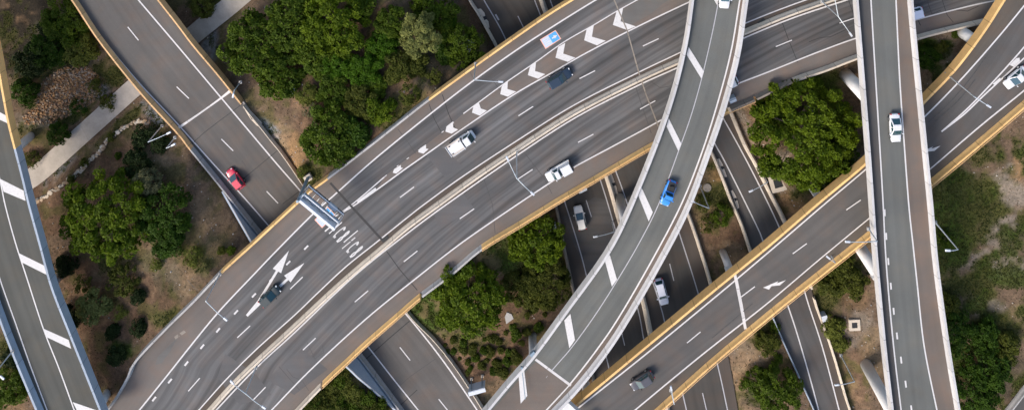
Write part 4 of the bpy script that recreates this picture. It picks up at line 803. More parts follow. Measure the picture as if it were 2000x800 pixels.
plants = [
 # px, py, radius px, material, kind, label, cat
 (497, 92, 66, 'mid', 'leafy', 'broad green tree nearest the right parapet of the underpass road bridge'),
 (545, 148, 50, 'mid', 'leafy', 'green tree above the bare dirt patch beside the underpass road'),
 (575, 45, 62, 'mid', 'leafy', 'tall leafy tree at the top edge, left of the largest grove crown'),
 (655, 48, 68, 'bright', 'leafy', 'largest bright leafy crown of the grove at the top centre'),
 (620, 112, 44, 'mid', 'leafy', 'leafy tree directly below the largest grove crown'),
 (700, 12, 30, 'mid', 'leafy', 'leafy tree at the top edge right of the largest grove crown'),
 (656, 130, 33, 'fresh', 'fine', 'fresh green fine leaved tree left of its twin in the middle of the grove'),
 (710, 138, 36, 'fresh', 'fine', 'fresh green rounded tree right of its twin in the middle of the grove'),
 (746, 92, 33, 'fresh', 'fine', 'small round tree left of the pale olive tree'),
 (766, 46, 34, 'mid', 'fine', 'deep green tree above left of the pale olive tree'),
 (819, 69, 41, 'pale', 'fine', 'pale olive round tree in the grove'),
 (846, 20, 46, 'mid', 'leafy', 'green tree at the top edge right of the pale olive tree'),
 (900, 100, 48, 'mid', 'clump', 'dense green tree beside the sand coloured motorway parapet and lamp post'),
 (872, 105, 26, 'deep', 'clump', 'smaller green tree tucked left of the dense tree by the motorway lamp'),
 (872, 48, 24, 'fresh', 'fine', 'fresh green small tree wedged right of the pale olive tree'),
 (812, 128, 24, 'olive', 'fine', 'small olive tree directly under the pale olive tree'),
 (735, 165, 26, 'mid', 'fine', 'small green tree right below the pair of fresh green twin trees'),
 (800, 185, 22, 'olive', 'bush', 'loose rusty olive shrub above the motorway parapet end'),
 (848, 150, 18, 'olive', 'bush', 'low olive shrub left of the dense tree by the motorway'),
 (776, 132, 32, 'olive', 'fine', 'olive green bushy tree below the pale olive tree'),
 (655, 180, 36, 'mid', 'fine', 'olive green tree between the twin round trees and the lower grove tree'),
 (705, 200, 38, 'olive', 'fine', 'muted green tree in the lower middle of the grove'),
 (742, 215, 30, 'bright', 'leafy', 'bright spiky leaved small tree at the lower right of the grove'),
 (640, 268, 58, 'mid', 'leafy', 'large leafy tree at the bottom of the grove beside the motorway shoulder'),
 (690, 262, 34, 'deep', 'leafy', 'green tree squeezed between the bottom grove tree and the motorway'),
 (600, 185, 24, 'yellow', 'bush', 'yellowish shrub below the grove edge at the dirt patch'),
 (612, 215, 20, 'grey', 'bush', 'greyish green shrub above the bottom grove tree'),
 (590, 335, 14, 'yellow', 'bush', 'small yellowish shrub near the gantry base'),
 (660, 232, 24, 'pale', 'bush', 'pale shrub at the upper left of the bottom grove tree'),
 (132, 45, 52, 'mid', 'clump', 'green tree beside the top of the underpass road parapet on the left'),
 (158, 98, 36, 'yellow', 'clump', 'light green tree above the orange rubble slope'),
 (92, 98, 40, 'deep', 'clump', 'dark green tree left of the light green tree above the rubble slope'),
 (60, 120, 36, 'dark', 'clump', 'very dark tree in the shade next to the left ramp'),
 (48, 180, 30, 'deep', 'clump', 'dark tree between the left ramp and the rubble slope'),
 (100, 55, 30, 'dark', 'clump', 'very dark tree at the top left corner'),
 (205, 425, 88, 'bright', 'leafy', 'largest leafy tree left of the motorway below the path'),
 (320, 420, 56, 'deep', 'clump', 'dark green tree touching the right side of the largest left tree'),
 (322, 470, 36, 'deep', 'clump', 'dark green tree below right of the largest left tree'),
 (266, 322, 30, 'dark', 'fine', 'olive green tree above the largest left tree'),
 (288, 356, 29, 'grey', 'fine', 'greyish round tree above right of the largest left tree'),
 (278, 266, 25, 'dark', 'clump', 'small dark round tree at the tip of the stone edging'),
 (312, 282, 20, 'dark', 'clump', 'small dark tree under the lamp beside the underpass road'),
 (914, 590, 70, 'bright', 'leafy', 'large bright leafy tree between the motorway and the planted shrub bed'),
 (1047, 474, 57, 'bright', 'leafy', 'bright leafy tree between the motorway bridge and the lower motorway barrier'),
 (1062, 555, 52, 'olive', 'fine', 'dull olive tree left of the lower motorway barrier'),
 (1015, 562, 40, 'olive', 'fine', 'olive green tree between the two bright leafy trees'),
 (1572, 262, 106, 'bright', 'leafy', 'biggest tree of all, right of the side road below the motorway'),
 (1524, 236, 40, 'mid', 'leafy', 'leafy tree on the left shoulder of the biggest tree'),
 (1620, 322, 58, 'mid', 'leafy', 'leafy tree at the lower right of the biggest tree beside the white viaduct'),
 (1385, 440, 20, 'olive', 'bush', 'olive shrub in the planted strip right of the curved ramp'),
 (1410, 420, 22, 'mid', 'bush', 'green shrub in the planted strip beside the side road barrier'),
 (1375, 398, 18, 'olive', 'bush', 'small olive shrub in the planted strip under the double arm lamp'),
 (1520, 765, 48, 'mid', 'clump', 'dark green bush mass at the bottom between lower motorway and side road'),
 (1480, 745, 28, 'mid', 'bush', 'green shrub left of the bush mass at the bottom edge'),
 (1500, 672, 26, 'olive', 'bush', 'loose olive shrub below the sand coloured ramp'),
 (1515, 640, 12, 'mid', 'bush', 'small green shrub against the thin bluish barrier'),
 (1518, 700, 12, 'mid', 'bush', 'small bright shrub beside the thin bluish barrier'),
 (1450, 750, 13, 'mid', 'bush', 'slim green shrub near the lower motorway edge at the bottom'),
 (1640, 520, 34, 'olive', 'clump', 'olive tree just below the sand coloured ramp near the viaduct'),
 (1668, 555, 30, 'olive', 'clump', 'olive green tree touching the left side of the viaduct'),
 (1625, 560, 26, 'olive', 'clump', 'olive tree above the square concrete pit'),
 (1628, 640, 24, 'yellow', 'clump', 'yellow green shrub beside the side road barrier box'),
 (1640, 670, 20, 'yellow', 'clump', 'yellow green shrub next to the square concrete pit'),
 (1860, 652, 44, 'deep', 'clump', 'dark green tree right of the viaduct near the bottom'),
 (1852, 600, 28, 'olive', 'clump', 'olive tree against the right parapet of the viaduct'),
 (1930, 722, 48, 'deep', 'clump', 'large dark tree at the bottom right'),
 (1905, 775, 46, 'deep', 'clump', 'dark tree at the bottom edge right of the viaduct'),
 (1965, 680, 32, 'olive', 'clump', 'olive tree at the right edge above the corner road'),
 (1925, 655, 32, 'deep', 'clump', 'dark tree above the large dark tree at the bottom right'),
 (1813, 112, 26, 'deep', 'bush', 'dark shrub against the viaduct below the motorway'),
 (1840, 92, 15, 'olive', 'bush', 'olive shrub on the bare ground between the viaduct and sand coloured ramp'),
 (1868, 68, 9, 'mid', 'bush', 'tiny green shrub beside the grey pier'),
 (1850, 470, 20, 'mid', 'bush', 'green shrub below the lamp right of the viaduct'),
 (375, 502, 21, 'yellow', 'bush', 'yellow green shrub on the bare ground above the motorway shoulder'),
 (305, 517, 13, 'yellow', 'bush', 'small yellow green shrub below the dark trees on the left'),
 (182, 600, 33, 'pale', 'clump', 'pale lumpy shrub left of the dark round shrubs'),
 (240, 548, 32, 'olive', 'bush', 'sparse olive shrub below the largest left tree'),
 (267, 580, 16, 'dark', 'fine', 'topmost of the dark round shrubs left of the motorway'),
 (270, 642, 17, 'dark', 'fine', 'dark round shrub nearest the motorway shoulder'),
 (218, 648, 15, 'dark', 'fine', 'dark round shrub between the pale shrub and its round neighbour'),
 (225, 696, 20, 'dark', 'fine', 'largest and lowest of the dark round shrubs left of the motorway'),
 (160, 555, 20, 'yellow', 'bush', 'yellowish shrub by the pier of the left ramp'),
 (232, 612, 16, 'yellow', 'bush', 'small yellow green shrub between the dark round shrubs'),
 (135, 620, 26, 'dark', 'clump', 'dark shrub in the shade right of the left ramp'),
 (125, 520, 22, 'dark', 'clump', 'dark shrub above the middle pier of the left ramp'),
 (18, 760, 36, 'mid', 'clump', 'green tree at the bottom left corner beyond the left ramp'),
 (20, 700, 20, 'dark', 'clump', 'dark shrub below the left ramp at the lamp'),
 (210, 200, 18, 'olive', 'bush', 'olive shrub at the upper edge of the path beside the underpass road'),
 (152, 210, 20, 'deep', 'bush', 'dark green shrub on the path edge below the rubble'),
 (112, 262, 24, 'deep', 'bush', 'green shrub on the upper path edge near the left ramp pier'),
 (185, 170, 18, 'olive', 'bush', 'olive shrub at the right edge of the rubble slope'),
 (60, 312, 18, 'olive', 'bush', 'olive shrub where the path meets the left ramp'),
 (165, 318, 10, 'olive', 'bush', 'small shrub between the path and the stone edging'),
 (215, 268, 11, 'olive', 'bush', 'small olive shrub on the lower path edge'),
 (138, 350, 9, 'olive', 'bush', 'tiny shrub below the path near the stone edging end'),
 (230, 305, 7, 'mid', 'bush', 'tiny green shrub on the brown slope below the stone edging'),
 (395, 15, 26, 'olive', 'bush', 'olive shrub at the top edge right of the underpass road bridge'),
 (450, 490, 9, 'mid', 'bush', 'small green shrub below the retaining wall'),
 (432, 490, 9, 'olive', 'bush', 'small olive shrub left of its green neighbour below the retaining wall'),
]
for q in plants:
    px, py, rp, mt, kd, lb = q; cat = 'tree' if rp >= 24 and kd != 'bush' else 'shrub'
    plant(px, py, rp, mt, kd, lb, cat, hf=(1.5 if mt in ('grey', 'pale') and cat == 'tree' else .85 if cat == 'tree' else .9), group=('trees and shrubs of the interchange'), sparse=.0 if kd != 'bush' else .25, name=cat)
# rows of low shrubs on the mulch bed (copies of three bushes)
protos = []
rows = [(885, 664), (905, 670), (922, 680), (925, 662), (947, 668), (965, 664), (977, 667), (1000, 668), (1022, 672), (868, 676), (888, 686), (905, 685), (922, 688), (941, 688), (958, 690), (975, 686), (994, 686), (1012, 696), (899, 703), (932, 702), (952, 706), (968, 706), (992, 707), (943, 717), (978, 715), (960, 724), (985, 724), (915, 708), (922, 722), (918, 730), (985, 650), (1010, 655), (1030, 620), (1040, 605), (1005, 640), (1075, 600), (1062, 615), (1050, 635), (870, 690), (1032, 650)]
LB = 'small round shrub in the planted rows on brown mulch beside the curved ramp'
bushes = []
for i, (x, y) in enumerate(rows):
    if i < 3: bushes.append(plant(x, y, 7+i, ('olive', 'mid', 'olive')[i], 'bush', LB, 'shrub', group='shrubs planted in rows', hf=.8, name='shrub')); continue
    src = bushes[i % 3]; c = src.copy(); col.objects.link(c); c.location = G(x+rnd.uniform(-4, 4), y+rnd.uniform(-4, 4), .4); c.rotation_euler.z = rnd.random()*6.28; sc_ = rnd.uniform(.55, 1.4); c.scale = (sc_, sc_*rnd.uniform(.7, 1.2), sc_*.9)
    for ch in src.children: d = ch.copy(); col.objects.link(d); d.parent = c
# dense thicket in the bottom wedge below the motorway
LB2 = 'dense small bush in the thicket below the motorway beside the retaining wall'
b2 = []
k = 0
for x in range(590, 790, 15):
    for y in range(705, 815, 14):
        xx, yy = x+rnd.uniform(-6, 6), y+rnd.uniform(-6, 6)
        if yy < 1010-.62*xx*.80-0.0 - (xx-600)*.18+20 and xx < 680: continue
        if yy < 745+(xx-690)*.78 and xx >= 680: continue
        if xx < 680 and yy < 800-(xx-580)*.85: continue
        if k < 3: b2.append(plant(xx, yy, 14, ('olive', 'mid', 'yellow')[k], 'bush', LB2, 'shrub', group='bushes of the thicket', hf=.9, name='shrub')); k += 1; continue
        src = b2[rnd.randrange(3)]; c = src.copy(); col.objects.link(c); c.location = G(xx, yy, .8); c.rotation_euler.z = rnd.random()*6.28; sc_ = rnd.uniform(.7, 1.2); c.scale = (sc_, sc_, sc_)
        for ch in src.children: d = ch.copy(); col.objects.link(d); d.parent = c
# grass, weeds, rubble and small stones
def scatter(name, n, mask_fn, maker, mat, kind='stuff'):
    r = np.random.default_rng(5+n); V = []; Q = []; tries = 0; bx = (30, 200, 130, 250) if name == 'rubble' else (-20, 2030, -20, 830)
    pts = np.stack([r.uniform(bx[0], bx[1], n*6), r.uniform(bx[2], bx[3], n*6)], 1); out = []
    k_ = (H-2)/FPX; X = (pts[:, 0]-NX)*k_; Y = -(pts[:, 1]-NY)*k_
    xi = np.clip(np.searchsorted(gx, X), 0, len(gx)-1); yi = np.clip(np.searchsorted(gy, Y), 0, len(gy)-1)
    m = mask_fn(COLR[yi, xi], pts, r) & ~ROADM[yi, xi]; X, Y = X[m][:n], Y[m][:n]; Z = hsamp(X, Y)
    return X, Y, Z, r
ROADM = np.zeros(GX.shape, bool)
for A_, B_ in ((f_A, f_B), (s_A, s_B), (npl(u_Aall), npl(u_Ball)), (m_A, m_B), (npl(pa), npl(pb)), (br_A, br_B)): ROADM |= inside(GX, GY, A_+B_[::-1])
X, Y, Z, r_ = scatter('grass', 42000, lambda c, p, r: (c[:, 1] > c[:, 0]*.86) & (r.random(len(c)) < .9), None, None)
Vt = np.stack([X, Y, Z-.02], 1); Vg, fg = leaves(r_, Vt, np.tile([[0, 0, 1.]], (len(X), 1))+r_.normal(size=(len(X), 3))*.3, 4, .26, .2, droop=.1)
me = bpy.data.meshes.new('grass'); fastmesh(me, Vg, np.arange(len(Vg)).reshape(-1, 4)); a_ = me.attributes.new('leaf', 'FLOAT', 'FACE'); a_.data.foreach_set('value', np.clip(fg.ravel()+np.repeat(r_.random(len(X)), 4)*.5, 0, 1).astype(np.float32))
me.materials.append(leafmat('grass_blades', (0.030, 0.040, 0.008), (0.120, 0.130, 0.034))); o = bpy.data.objects.new('grass', me); col.objects.link(o); tag(o, 'short patchy green grass and weeds growing over the soil between the roads', 'grass', kind='stuff')
X, Y, Z, r_ = scatter('litter', 16000, lambda c, p, r: (c[:, 1] <= c[:, 0]*.86), None, None)
Vt = np.stack([X, Y, Z-.02], 1); Vg, fg = leaves(r_, Vt, np.tile([[0, 0, 1.]], (len(X), 1))+r_.normal(size=(len(X), 3))*.3, 3, .22, .2, droop=.1)
me = bpy.data.meshes.new('dry_grass'); fastmesh(me, Vg, np.arange(len(Vg)).reshape(-1, 4)); a_ = me.attributes.new('leaf', 'FLOAT', 'FACE'); a_.data.foreach_set('value', np.clip(fg.ravel()+np.repeat(r_.random(len(X)), 3)*.5, 0, 1).astype(np.float32))
me.materials.append(leafmat('dry_blades', (0.05, 0.04, 0.02), (0.22, 0.17, 0.10))); o = bpy.data.objects.new('dry_grass', me); col.objects.link(o); tag(o, 'dry brown grass and leaf litter on the bare slopes', 'grass', kind='stuff')
def rocks(name, n, mask, size, mat, label):
    X, Y, Z, r = scatter(name, n, mask, None, None); mb = MB()
    for x, y, z in zip(X, Y, Z):
        s_ = size*(.5+r.random()*r.random()*1.8); a = r.random()*6.28; i0 = len(mb.v); top = s_*(.4+.5*r.random()); m_ = 5
        for q in range(m_): t_ = a+q*6.283/m_; k_ = s_*(.6+.5*r.random()); mb.v.append(Vector((x+math.cos(t_)*k_, y+math.sin(t_)*k_, z-.05)))
        for q in range(m_): t_ = a+q*6.283/m_+.3; k_ = s_*(.35+.3*r.random()); mb.v.append(Vector((x+math.cos(t_)*k_, y+math.sin(t_)*k_, z+top*(.8+.3*r.random()))))
        for q in range(m_): j = (q+1) % m_; mb.f.append((i0+q, i0+j, i0+m_+j, i0+m_+q)); mb.uv.append(None)
        mb.f.append(tuple(i0+m_+q for q in range(m_))); mb.uv.append(None)
    tag(mb.build(name, mat), label, 'rocks', kind='stuff')
def rockmat(name, cols):
    m, t, b, nd, lk = newmat(name); ge = N(t, 'ShaderNodeNewGeometry'); lk.new(ramp(t, ge.outputs['Random Per Island'], [(i/(len(cols)-1), c) for i, c in enumerate(cols)]), b.inputs['Base Color']); b.inputs['Roughness'].default_value = .9; return m
inr = lambda p, x, y, rx, ry, ang=0: (((p[:, 0]-x)*math.cos(R(ang))+(p[:, 1]-y)*math.sin(R(ang)))/rx)**2+((-(p[:, 0]-x)*math.sin(R(ang))+(p[:, 1]-y)*math.cos(R(ang)))/ry)**2 < 1
rm1 = rockmat('rubble_stone', [(0.15, .075, .035), (.32, .16, .06), (.36, .22, .11), (.24, .13, .06), (.20, .15, .11), (.42, .32, .22)])
rocks('rubble', 2600, lambda c, p, r: inr(p, 125, 185, 66, 46, -25) & (r.random(len(c)) < .8) | inr(p, 90, 228, 55, 20, -15) & (r.random(len(c)) < .6), .21, rm1, 'orange and grey rubble spread on the slope between the left trees and path')
rm2 = rockmat('pale_stone', [(0.30, .26, .20), (.50, .44, .36), (.36, .30, .24), (.60, .56, .50), (.25, .24, .23)])
rocks('stones', 3000, lambda c, p, r: (c[:, 0] > .15) & (r.random(len(c)) < .5), .10, rm2, 'small pale stones scattered over the bare ground')
# low stone edging from the underpass road down to the left ramp
edge_px = smooth([(62, 398), (95, 378), (130, 355), (165, 325), (195, 295), (215, 270), (245, 248), (275, 235), (292, 240)], 4); mb = MB()
for x, y in edge_px:
    for k in range(2):
        g0 = G(x+rnd.uniform(-3, 3), y+rnd.uniform(-3, 3)); s_ = rnd.uniform(.18, .42)
        mb.prism([(g0.x+math.cos(a)*s_*rnd.uniform(.7, 1.1), g0.y+math.sin(a)*s_*rnd.uniform(.6, 1)) for a in [q*1.2566 for q in range(5)]], g0.z-.2, g0.z+rnd.uniform(.2, .45))
tag(mb.build('stone_edging', rockmat('edging_stone', [(.36, .24, .14), (.50, .38, .26), (.62, .56, .47), (.40, .30, .2)])), 'low pale rubble stone edging running along the slope below the path', 'edging')
def slab(name, pts, th_, mat, label, cat, rise=.12):
    g_ = [G(x, y) for x, y in pts]; z = sum(q.z for q in g_)/len(g_)+rise; z0 = min(q.z for q in g_)-.5
    o = MB().prism([(q.x, q.y) for q in g_], z0-z, 0) if False else MB().prism([(q.x, q.y) for q in g_], z0, z); return tag(o.build(name, mat, None), label, cat), z
slab('concrete_slab', [(990, 608), (999, 612), (1003, 621), (989, 631), (986, 618)], .1, M['grey'], 'cracked grey concrete slab lying beside the large bright leafy tree', 'slab')
def pit(c, w_, label, ang=0):
    g_ = G(*c); th = thing('drain_pit', g_, label, 'drain pit'); mb = MB(); a = R(ang)
    for dx, dy, sx, sy in ((-w_*.5, 0, w_*.32, w_*1.3), (w_*.5, 0, w_*.32, w_*1.3), (0, w_*.5, w_*.68, w_*.32), (0, -w_*.5, w_*.68, w_*.32)):
        mb.box((g_.x+dx*math.cos(a)-dy*math.sin(a), g_.y+dx*math.sin(a)+dy*math.cos(a), g_.z+.1), (sx, sy, .5), a)
    mb.build('rim', M['tan'], th); MB().box((g_.x, g_.y, g_.z+.02), (w_*.68, w_*.68, .5), a).build('grate', M['grate'], th)
pit((1519, 356), 2.3, 'dark grated drain pit with concrete rim beside the side road', 15); pit((1668, 632), 1.5, 'square concrete drain pit on bare ground left of the viaduct', 3)
g_ = G(1381, 366); tag(MB().tube([(g_.x, g_.y, g_.z-.3), (g_.x, g_.y, g_.z+.12)], .75, 20).build('manhole_cover', M['dirtyc']), 'round grey manhole cover in the planted strip beside the curved ramp', 'manhole')
def cabinet(c, size, ang, mat, label, z=None, cat='cabinet'):
    g_ = G(*c) if z is None else P(c[0], c[1], z); th = thing('utility_box', g_, label, cat); MB().box((g_.x, g_.y, g_.z+size[2]/2), size, R(ang)).build('body', mat, th)
    MB().box((g_.x, g_.y, g_.z+size[2]+.03), (size[0]+.12, size[1]+.12, .06), R(ang)).build('lid', M['lampw'], th)
cabinet((1606, 612), (.9, .9, 1.2), 15, M['lampw'], 'pale grey cabinet behind the side road barrier below the sand coloured ramp')
cabinet((1080, 437), (.9, 1.0, 1.1), -10, M['lampw'], 'pale cabinet behind the lower motorway barrier beside the bright leafy tree')
cabinet((575, 172), (.8, .9, .8), 30, M['steel'], 'small pale box among the trees of the grove')
cabinet((237, 698-457+0), (.35, .35, .5), 0, M['lampw'], 'tiny pale marker beside the stone edging') if False else None
# blue grey end blocks where barriers meet
for c, ang, zz, lb in (((911, 92), 62, 0.2, 'blue grey steel barrier end beside the dense tree under the motorway'), ((1428, 190), 24, 8.5, 'blue grey barrier end block on the motorway parapet above the side road')):
    if zz == 8.5: q = P(c[0], c[1], 8.5); sz = (1.3, .8, 1.2)
    else: q = G(*c); sz = (2.6, 1.7, 1.1)
    th = thing('barrier_end', q, lb, 'barrier'); MB().box((q.x, q.y, q.z+sz[2]/2), sz, R(ang), .92).build('block', M['bluegrey'], th)
    MB().box((q.x, q.y, q.z+sz[2]+.06), (sz[0]*.9, .2, .1), R(ang)).build('top_rail', M['steel'], th)
# ------------------------------------------------------------------ street lamps
def lamp(b, z0, e, heads, label, rad=.10, ground=False):
    """b: pole foot pixel, e: pole top pixel (gives the height), heads: pixel of each luminaire"""
    if ground: p0 = G(*b); z0 = p0.z
    else: p0 = P(b[0], b[1], z0)
    n0 = math.hypot(b[0]-NX, b[1]-NY); n1 = math.hypot(e[0]-NX, e[1]-NY); hh = max(3.0, (H-z0)*(1-n0/n1)); zt_ = z0+hh
    th = thing('street_lamp', p0, label, 'street lamp', 'lamps along the roads')
    tp = Vector((p0.x, p0.y, zt_)); MB().tube([p0-Vector((0, 0, .3)), tp], [rad*1.25, rad*.8], 10).build('pole', M['steel'], th)
    MB().box((p0.x, p0.y, z0+.08), (.5, .5, .25)).build('base_plate', M['grey'], th)
    for hx, hy in heads:
        q = P(hx, hy, zt_+.35); d = (q-tp); d.z = 0; dn = d.normalized()
        MB().tube([tp, tp+d*.5+Vector((0, 0, .28)), q-dn*.3], [rad*.75, rad*.6, rad*.5], 8).build('arm', M['steel'], th)
        mb = MB(); a = math.atan2(dn.y, dn.x); mb.box((q.x, q.y, zt_+.33), (.85, .32, .14), a, .8); mb.build('luminaire', M['lampw'], th)
    return th
lamp((929, 124), 9.0, (936, 157), [(978, 160)], 'single arm street lamp on the motorway parapet beside the dense tree')
lamp((1009, 296), 9.2, (1017, 348), [(1040, 378), (991, 310)], 'double arm street lamp on the motorway median above the white utility')
lamp((500, 716), 9.2, (486, 770), [(515, 795), (453, 746)], 'double arm street lamp on the motorway median at the bottom')
lamp((430, 534), 9.4, (411, 592), [(440, 623)], 'single arm street lamp at the end of the sand coloured parapet by the lane arrows')
lamp((1605, 3), 9.2, (1642, 27), [(1662, 68), (1628, -12)], 'double arm street lamp on the motorway median beside the viaduct')
lamp((1848, 144), 13.0, (1905, 188), [(1932, 208)], 'street lamp on the sand coloured parapet at upper right reaching over two lanes')
lamp((1826, 433), 18.5, (1873, 485), [(1852, 489)], 'street lamp leaning out right of the viaduct over the grass')
lamp((1642, 692), 0, (1673, 742), [(1635, 751)], 'street lamp beside the side road at the bottom', ground=True)
lamp((1484, 328), 0, (1502, 354), [(1467, 373)], 'street lamp behind the pale barrier near the drain pit', ground=True)
lamp((1696, 446), 18.6, (1716, 469), [(1656, 472)], 'street lamp on the left viaduct parapet reaching over the sand coloured ramp')
lamp((1367, 362), 0, (1388, 405), [(1353, 393)], 'street lamp in the planted strip right of the curved ramp', ground=True)
lamp((1195, 430), 0, (1212, 450), [(1163, 462)], 'street lamp on lower motorway median reaching left over the beige car', ground=True)
lamp((25, 684), 12.8, (-2, 726), [(4, 737)], 'street lamp on the outer parapet of the left ramp')
lamp((317, 245), 0, (296, 283), [(329, 260)], 'street lamp behind the left parapet of the underpass road', ground=True)
lamp((1578, 205), 0, (1592, 225), [(1603, 236)], 'street lamp poking out of the biggest tree', ground=True)
lamp((470, 160), 5.0, (463, 180), [(455, 187)], 'short street lamp on the right parapet of the underpass road')
lamp((342, 268), 5.0, (326, 290), [(338, 283)], 'short street lamp left of the underpass road above the parapet end')
lamp((1310, 760), 9.0, (1312, 765), [(1311, 758)], 'small lamp on lower parapet of the sand coloured ramp near the grey car')
lamp((1618, 490), 9.0, (1622, 497), [(1618, 503)], 'small lamp over the shoulder of the sand coloured ramp')
lamp((1017, 770), 12.0, (1020, 775), [(1022, 795)], 'thin lamp on the left parapet of the curved ramp at the bottom') if False else None
# ------------------------------------------------------------------ signs and the gantry
def gantry():
    p0 = P(602, 346, 7.6); th = thing('sign_gantry', p0, 'cantilever steel sign gantry reaching over the left motorway lanes', 'sign gantry'); zt_ = 14.2
    MB().tube([p0-Vector((0, 0, .6)), Vector((p0.x, p0.y, zt_+.6))], [.30, .24], 16).build('pole', M['steelb'], th)
    MB().box((p0.x, p0.y, p0.z+.1), (1.3, 1.1, .5), R(30)).build('footing', M['tan'], th)
    a = P(586, 389, zt_); b_ = P(654, 445, zt_); d = (b_-a).normalized(); nrm = Vector((-d.y, d.x, 0)); L = (b_-a).length; an = math.atan2(d.y, d.x)
    if nrm.y < 0: nrm = -nrm
    c = (a+b_)/2
    MB().box((c.x, c.y, zt_-.65), (L, .22, 1.5), an).build('sign_board', M['lampw'], th)
    q = c-nrm*.16; fr = MB(); fr.box((q.x-nrm.x*.0, q.y, zt_+.14), (L+.3, .42, .12), an); fr.build('board_top', M['lampw'], th)
    for k, off in enumerate((.9,)):
        e = c+nrm*off; MB().box((e.x, e.y, zt_-.3), (L, .16, .3), an).build('beam', M['lampw'], th)
    e = c+nrm*.5; MB().box((e.x, e.y, zt_-1.0), (L, .6, .12), an).build('walkway', M['steelb'], th)
    e = c+nrm*1.35; MB().box((e.x, e.y, zt_-2.2), (L, .5, .08), an).build('walkway', M['dsteel'], th)
    r_ = MB(); f0 = a+nrm*1.9-Vector((0, 0, 1.2)); f1 = b_+nrm*1.9-Vector((0, 0, 1.2)); r_.tube([a+nrm*.2, a+nrm*.9, f0, f1, b_+nrm*.9, b_+nrm*.2], .085, 8); r_.build('hand_rail', M['lampw'], th)
    r_ = MB()
    for k in range(9): t_ = k/8; s0 = a.lerp(b_, t_); r_.tube([s0+nrm*.2-Vector((0, 0, 2.2)), s0+nrm*1.6-Vector((0, 0, 2.2))], .05, 5)
    r_.build('bracket', M['steel'], th)
    for k in (.08, .3, .55, .8): s0 = a.lerp(b_, k)+nrm*.45; MB().box((s0.x, s0.y, zt_-.75), (.7, .35, .3), an).build('lantern', M['bluegrey'], th)
    s0 = Vector((p0.x, p0.y, zt_-.3)); MB().tube([s0, a+nrm*.9-Vector((0, 0, .3))], .2, 10).build('cantilever_arm', M['steelb'], th)
    bx = a.lerp(b_, .72)+nrm*1.35; MB().box((bx.x, bx.y, zt_-1.9), (1.6, .55, .5), an).build('control_box', M['wall'], th)
gantry()
def road_sign():
    p0 = G(921, 738); p1 = G(942, 732); th = thing('road_sign', (p0+p1)/2, 'road sign on two posts seen from above beside the underpass road at the bottom', 'sign')
    z = 4.6
    for p in (p0, p1): MB().tube([p-Vector((0, 0, .3)), Vector((p.x, p.y, z))], .09, 8).build('post', M['steelb'], th)
    for p in (p0, p1): MB().box((p.x, p.y, p.z+.1), (.45, .45, .3)).build('footing', M['tan'], th)
    d = (p1-p0); d.z = 0; d.normalize(); c = (p0+p1)/2; nn = Vector((d.y, -d.x, 0)); an = math.atan2(d.y, d.x)
    q = c+nn*.25
    MB().box((q.x, q.y, z-.6), (3.0, .18, 1.8), an).build('panel', M['lampw'], th); MB().box((q.x+nn.x*.2, q.y+nn.y*.2, z+.2), (3.1, .75, .1), an).build('cap', M['lampw'], th)
road_sign()
th = thing('hanging_sign', P(1137, 369, 5.5), 'grey framed sign hanging under the lower edge of the motorway bridge', 'sign'); q = P(1137, 369, 5.5)
fr = MB(); c4 = [P(1128, 364, 6.2), P(1142, 358, 6.2), P(1146, 370, 5.0), P(1132, 377, 5.0)]; fr.tube(c4+[c4[0]], .10, 6); fr.tube([c4[0].lerp(c4[3], .5), c4[1].lerp(c4[2], .5)], .08, 6); fr.build('frame', M['steel'], th); mb = MB(); mb.poly([c4[3], c4[2], c4[1], c4[0]]); mb.build('panel', M['bluegrey'], th)
# brackets on the curved ramp parapet
for (x, y), lb in (((1041, 690), 'grey steel box bolted to the left parapet of the curved ramp at the joint'),):
    p = P(x, y, 12.6); th = thing('junction_box', p, lb, 'junction box'); MB().box((p.x, p.y, p.z), (.9, .7, .5), R(40)).build('body', M['steelb'], th)
mk = P(1021, 742, 12.8); th = thing('marker_post', P(1019, 718, 12.4), 'dark steel marker post across the hatch bar at the bottom of the curved ramp', 'post'); MB().tube([P(1019, 716, 12.4), P(1026, 778, 12.7)], .07, 6).build('rod', M['steelb'], th); MB().box(tuple(P(1019, 717, 12.6)), (.35, .35, .3)).build('bracket', M['steelb'], th)
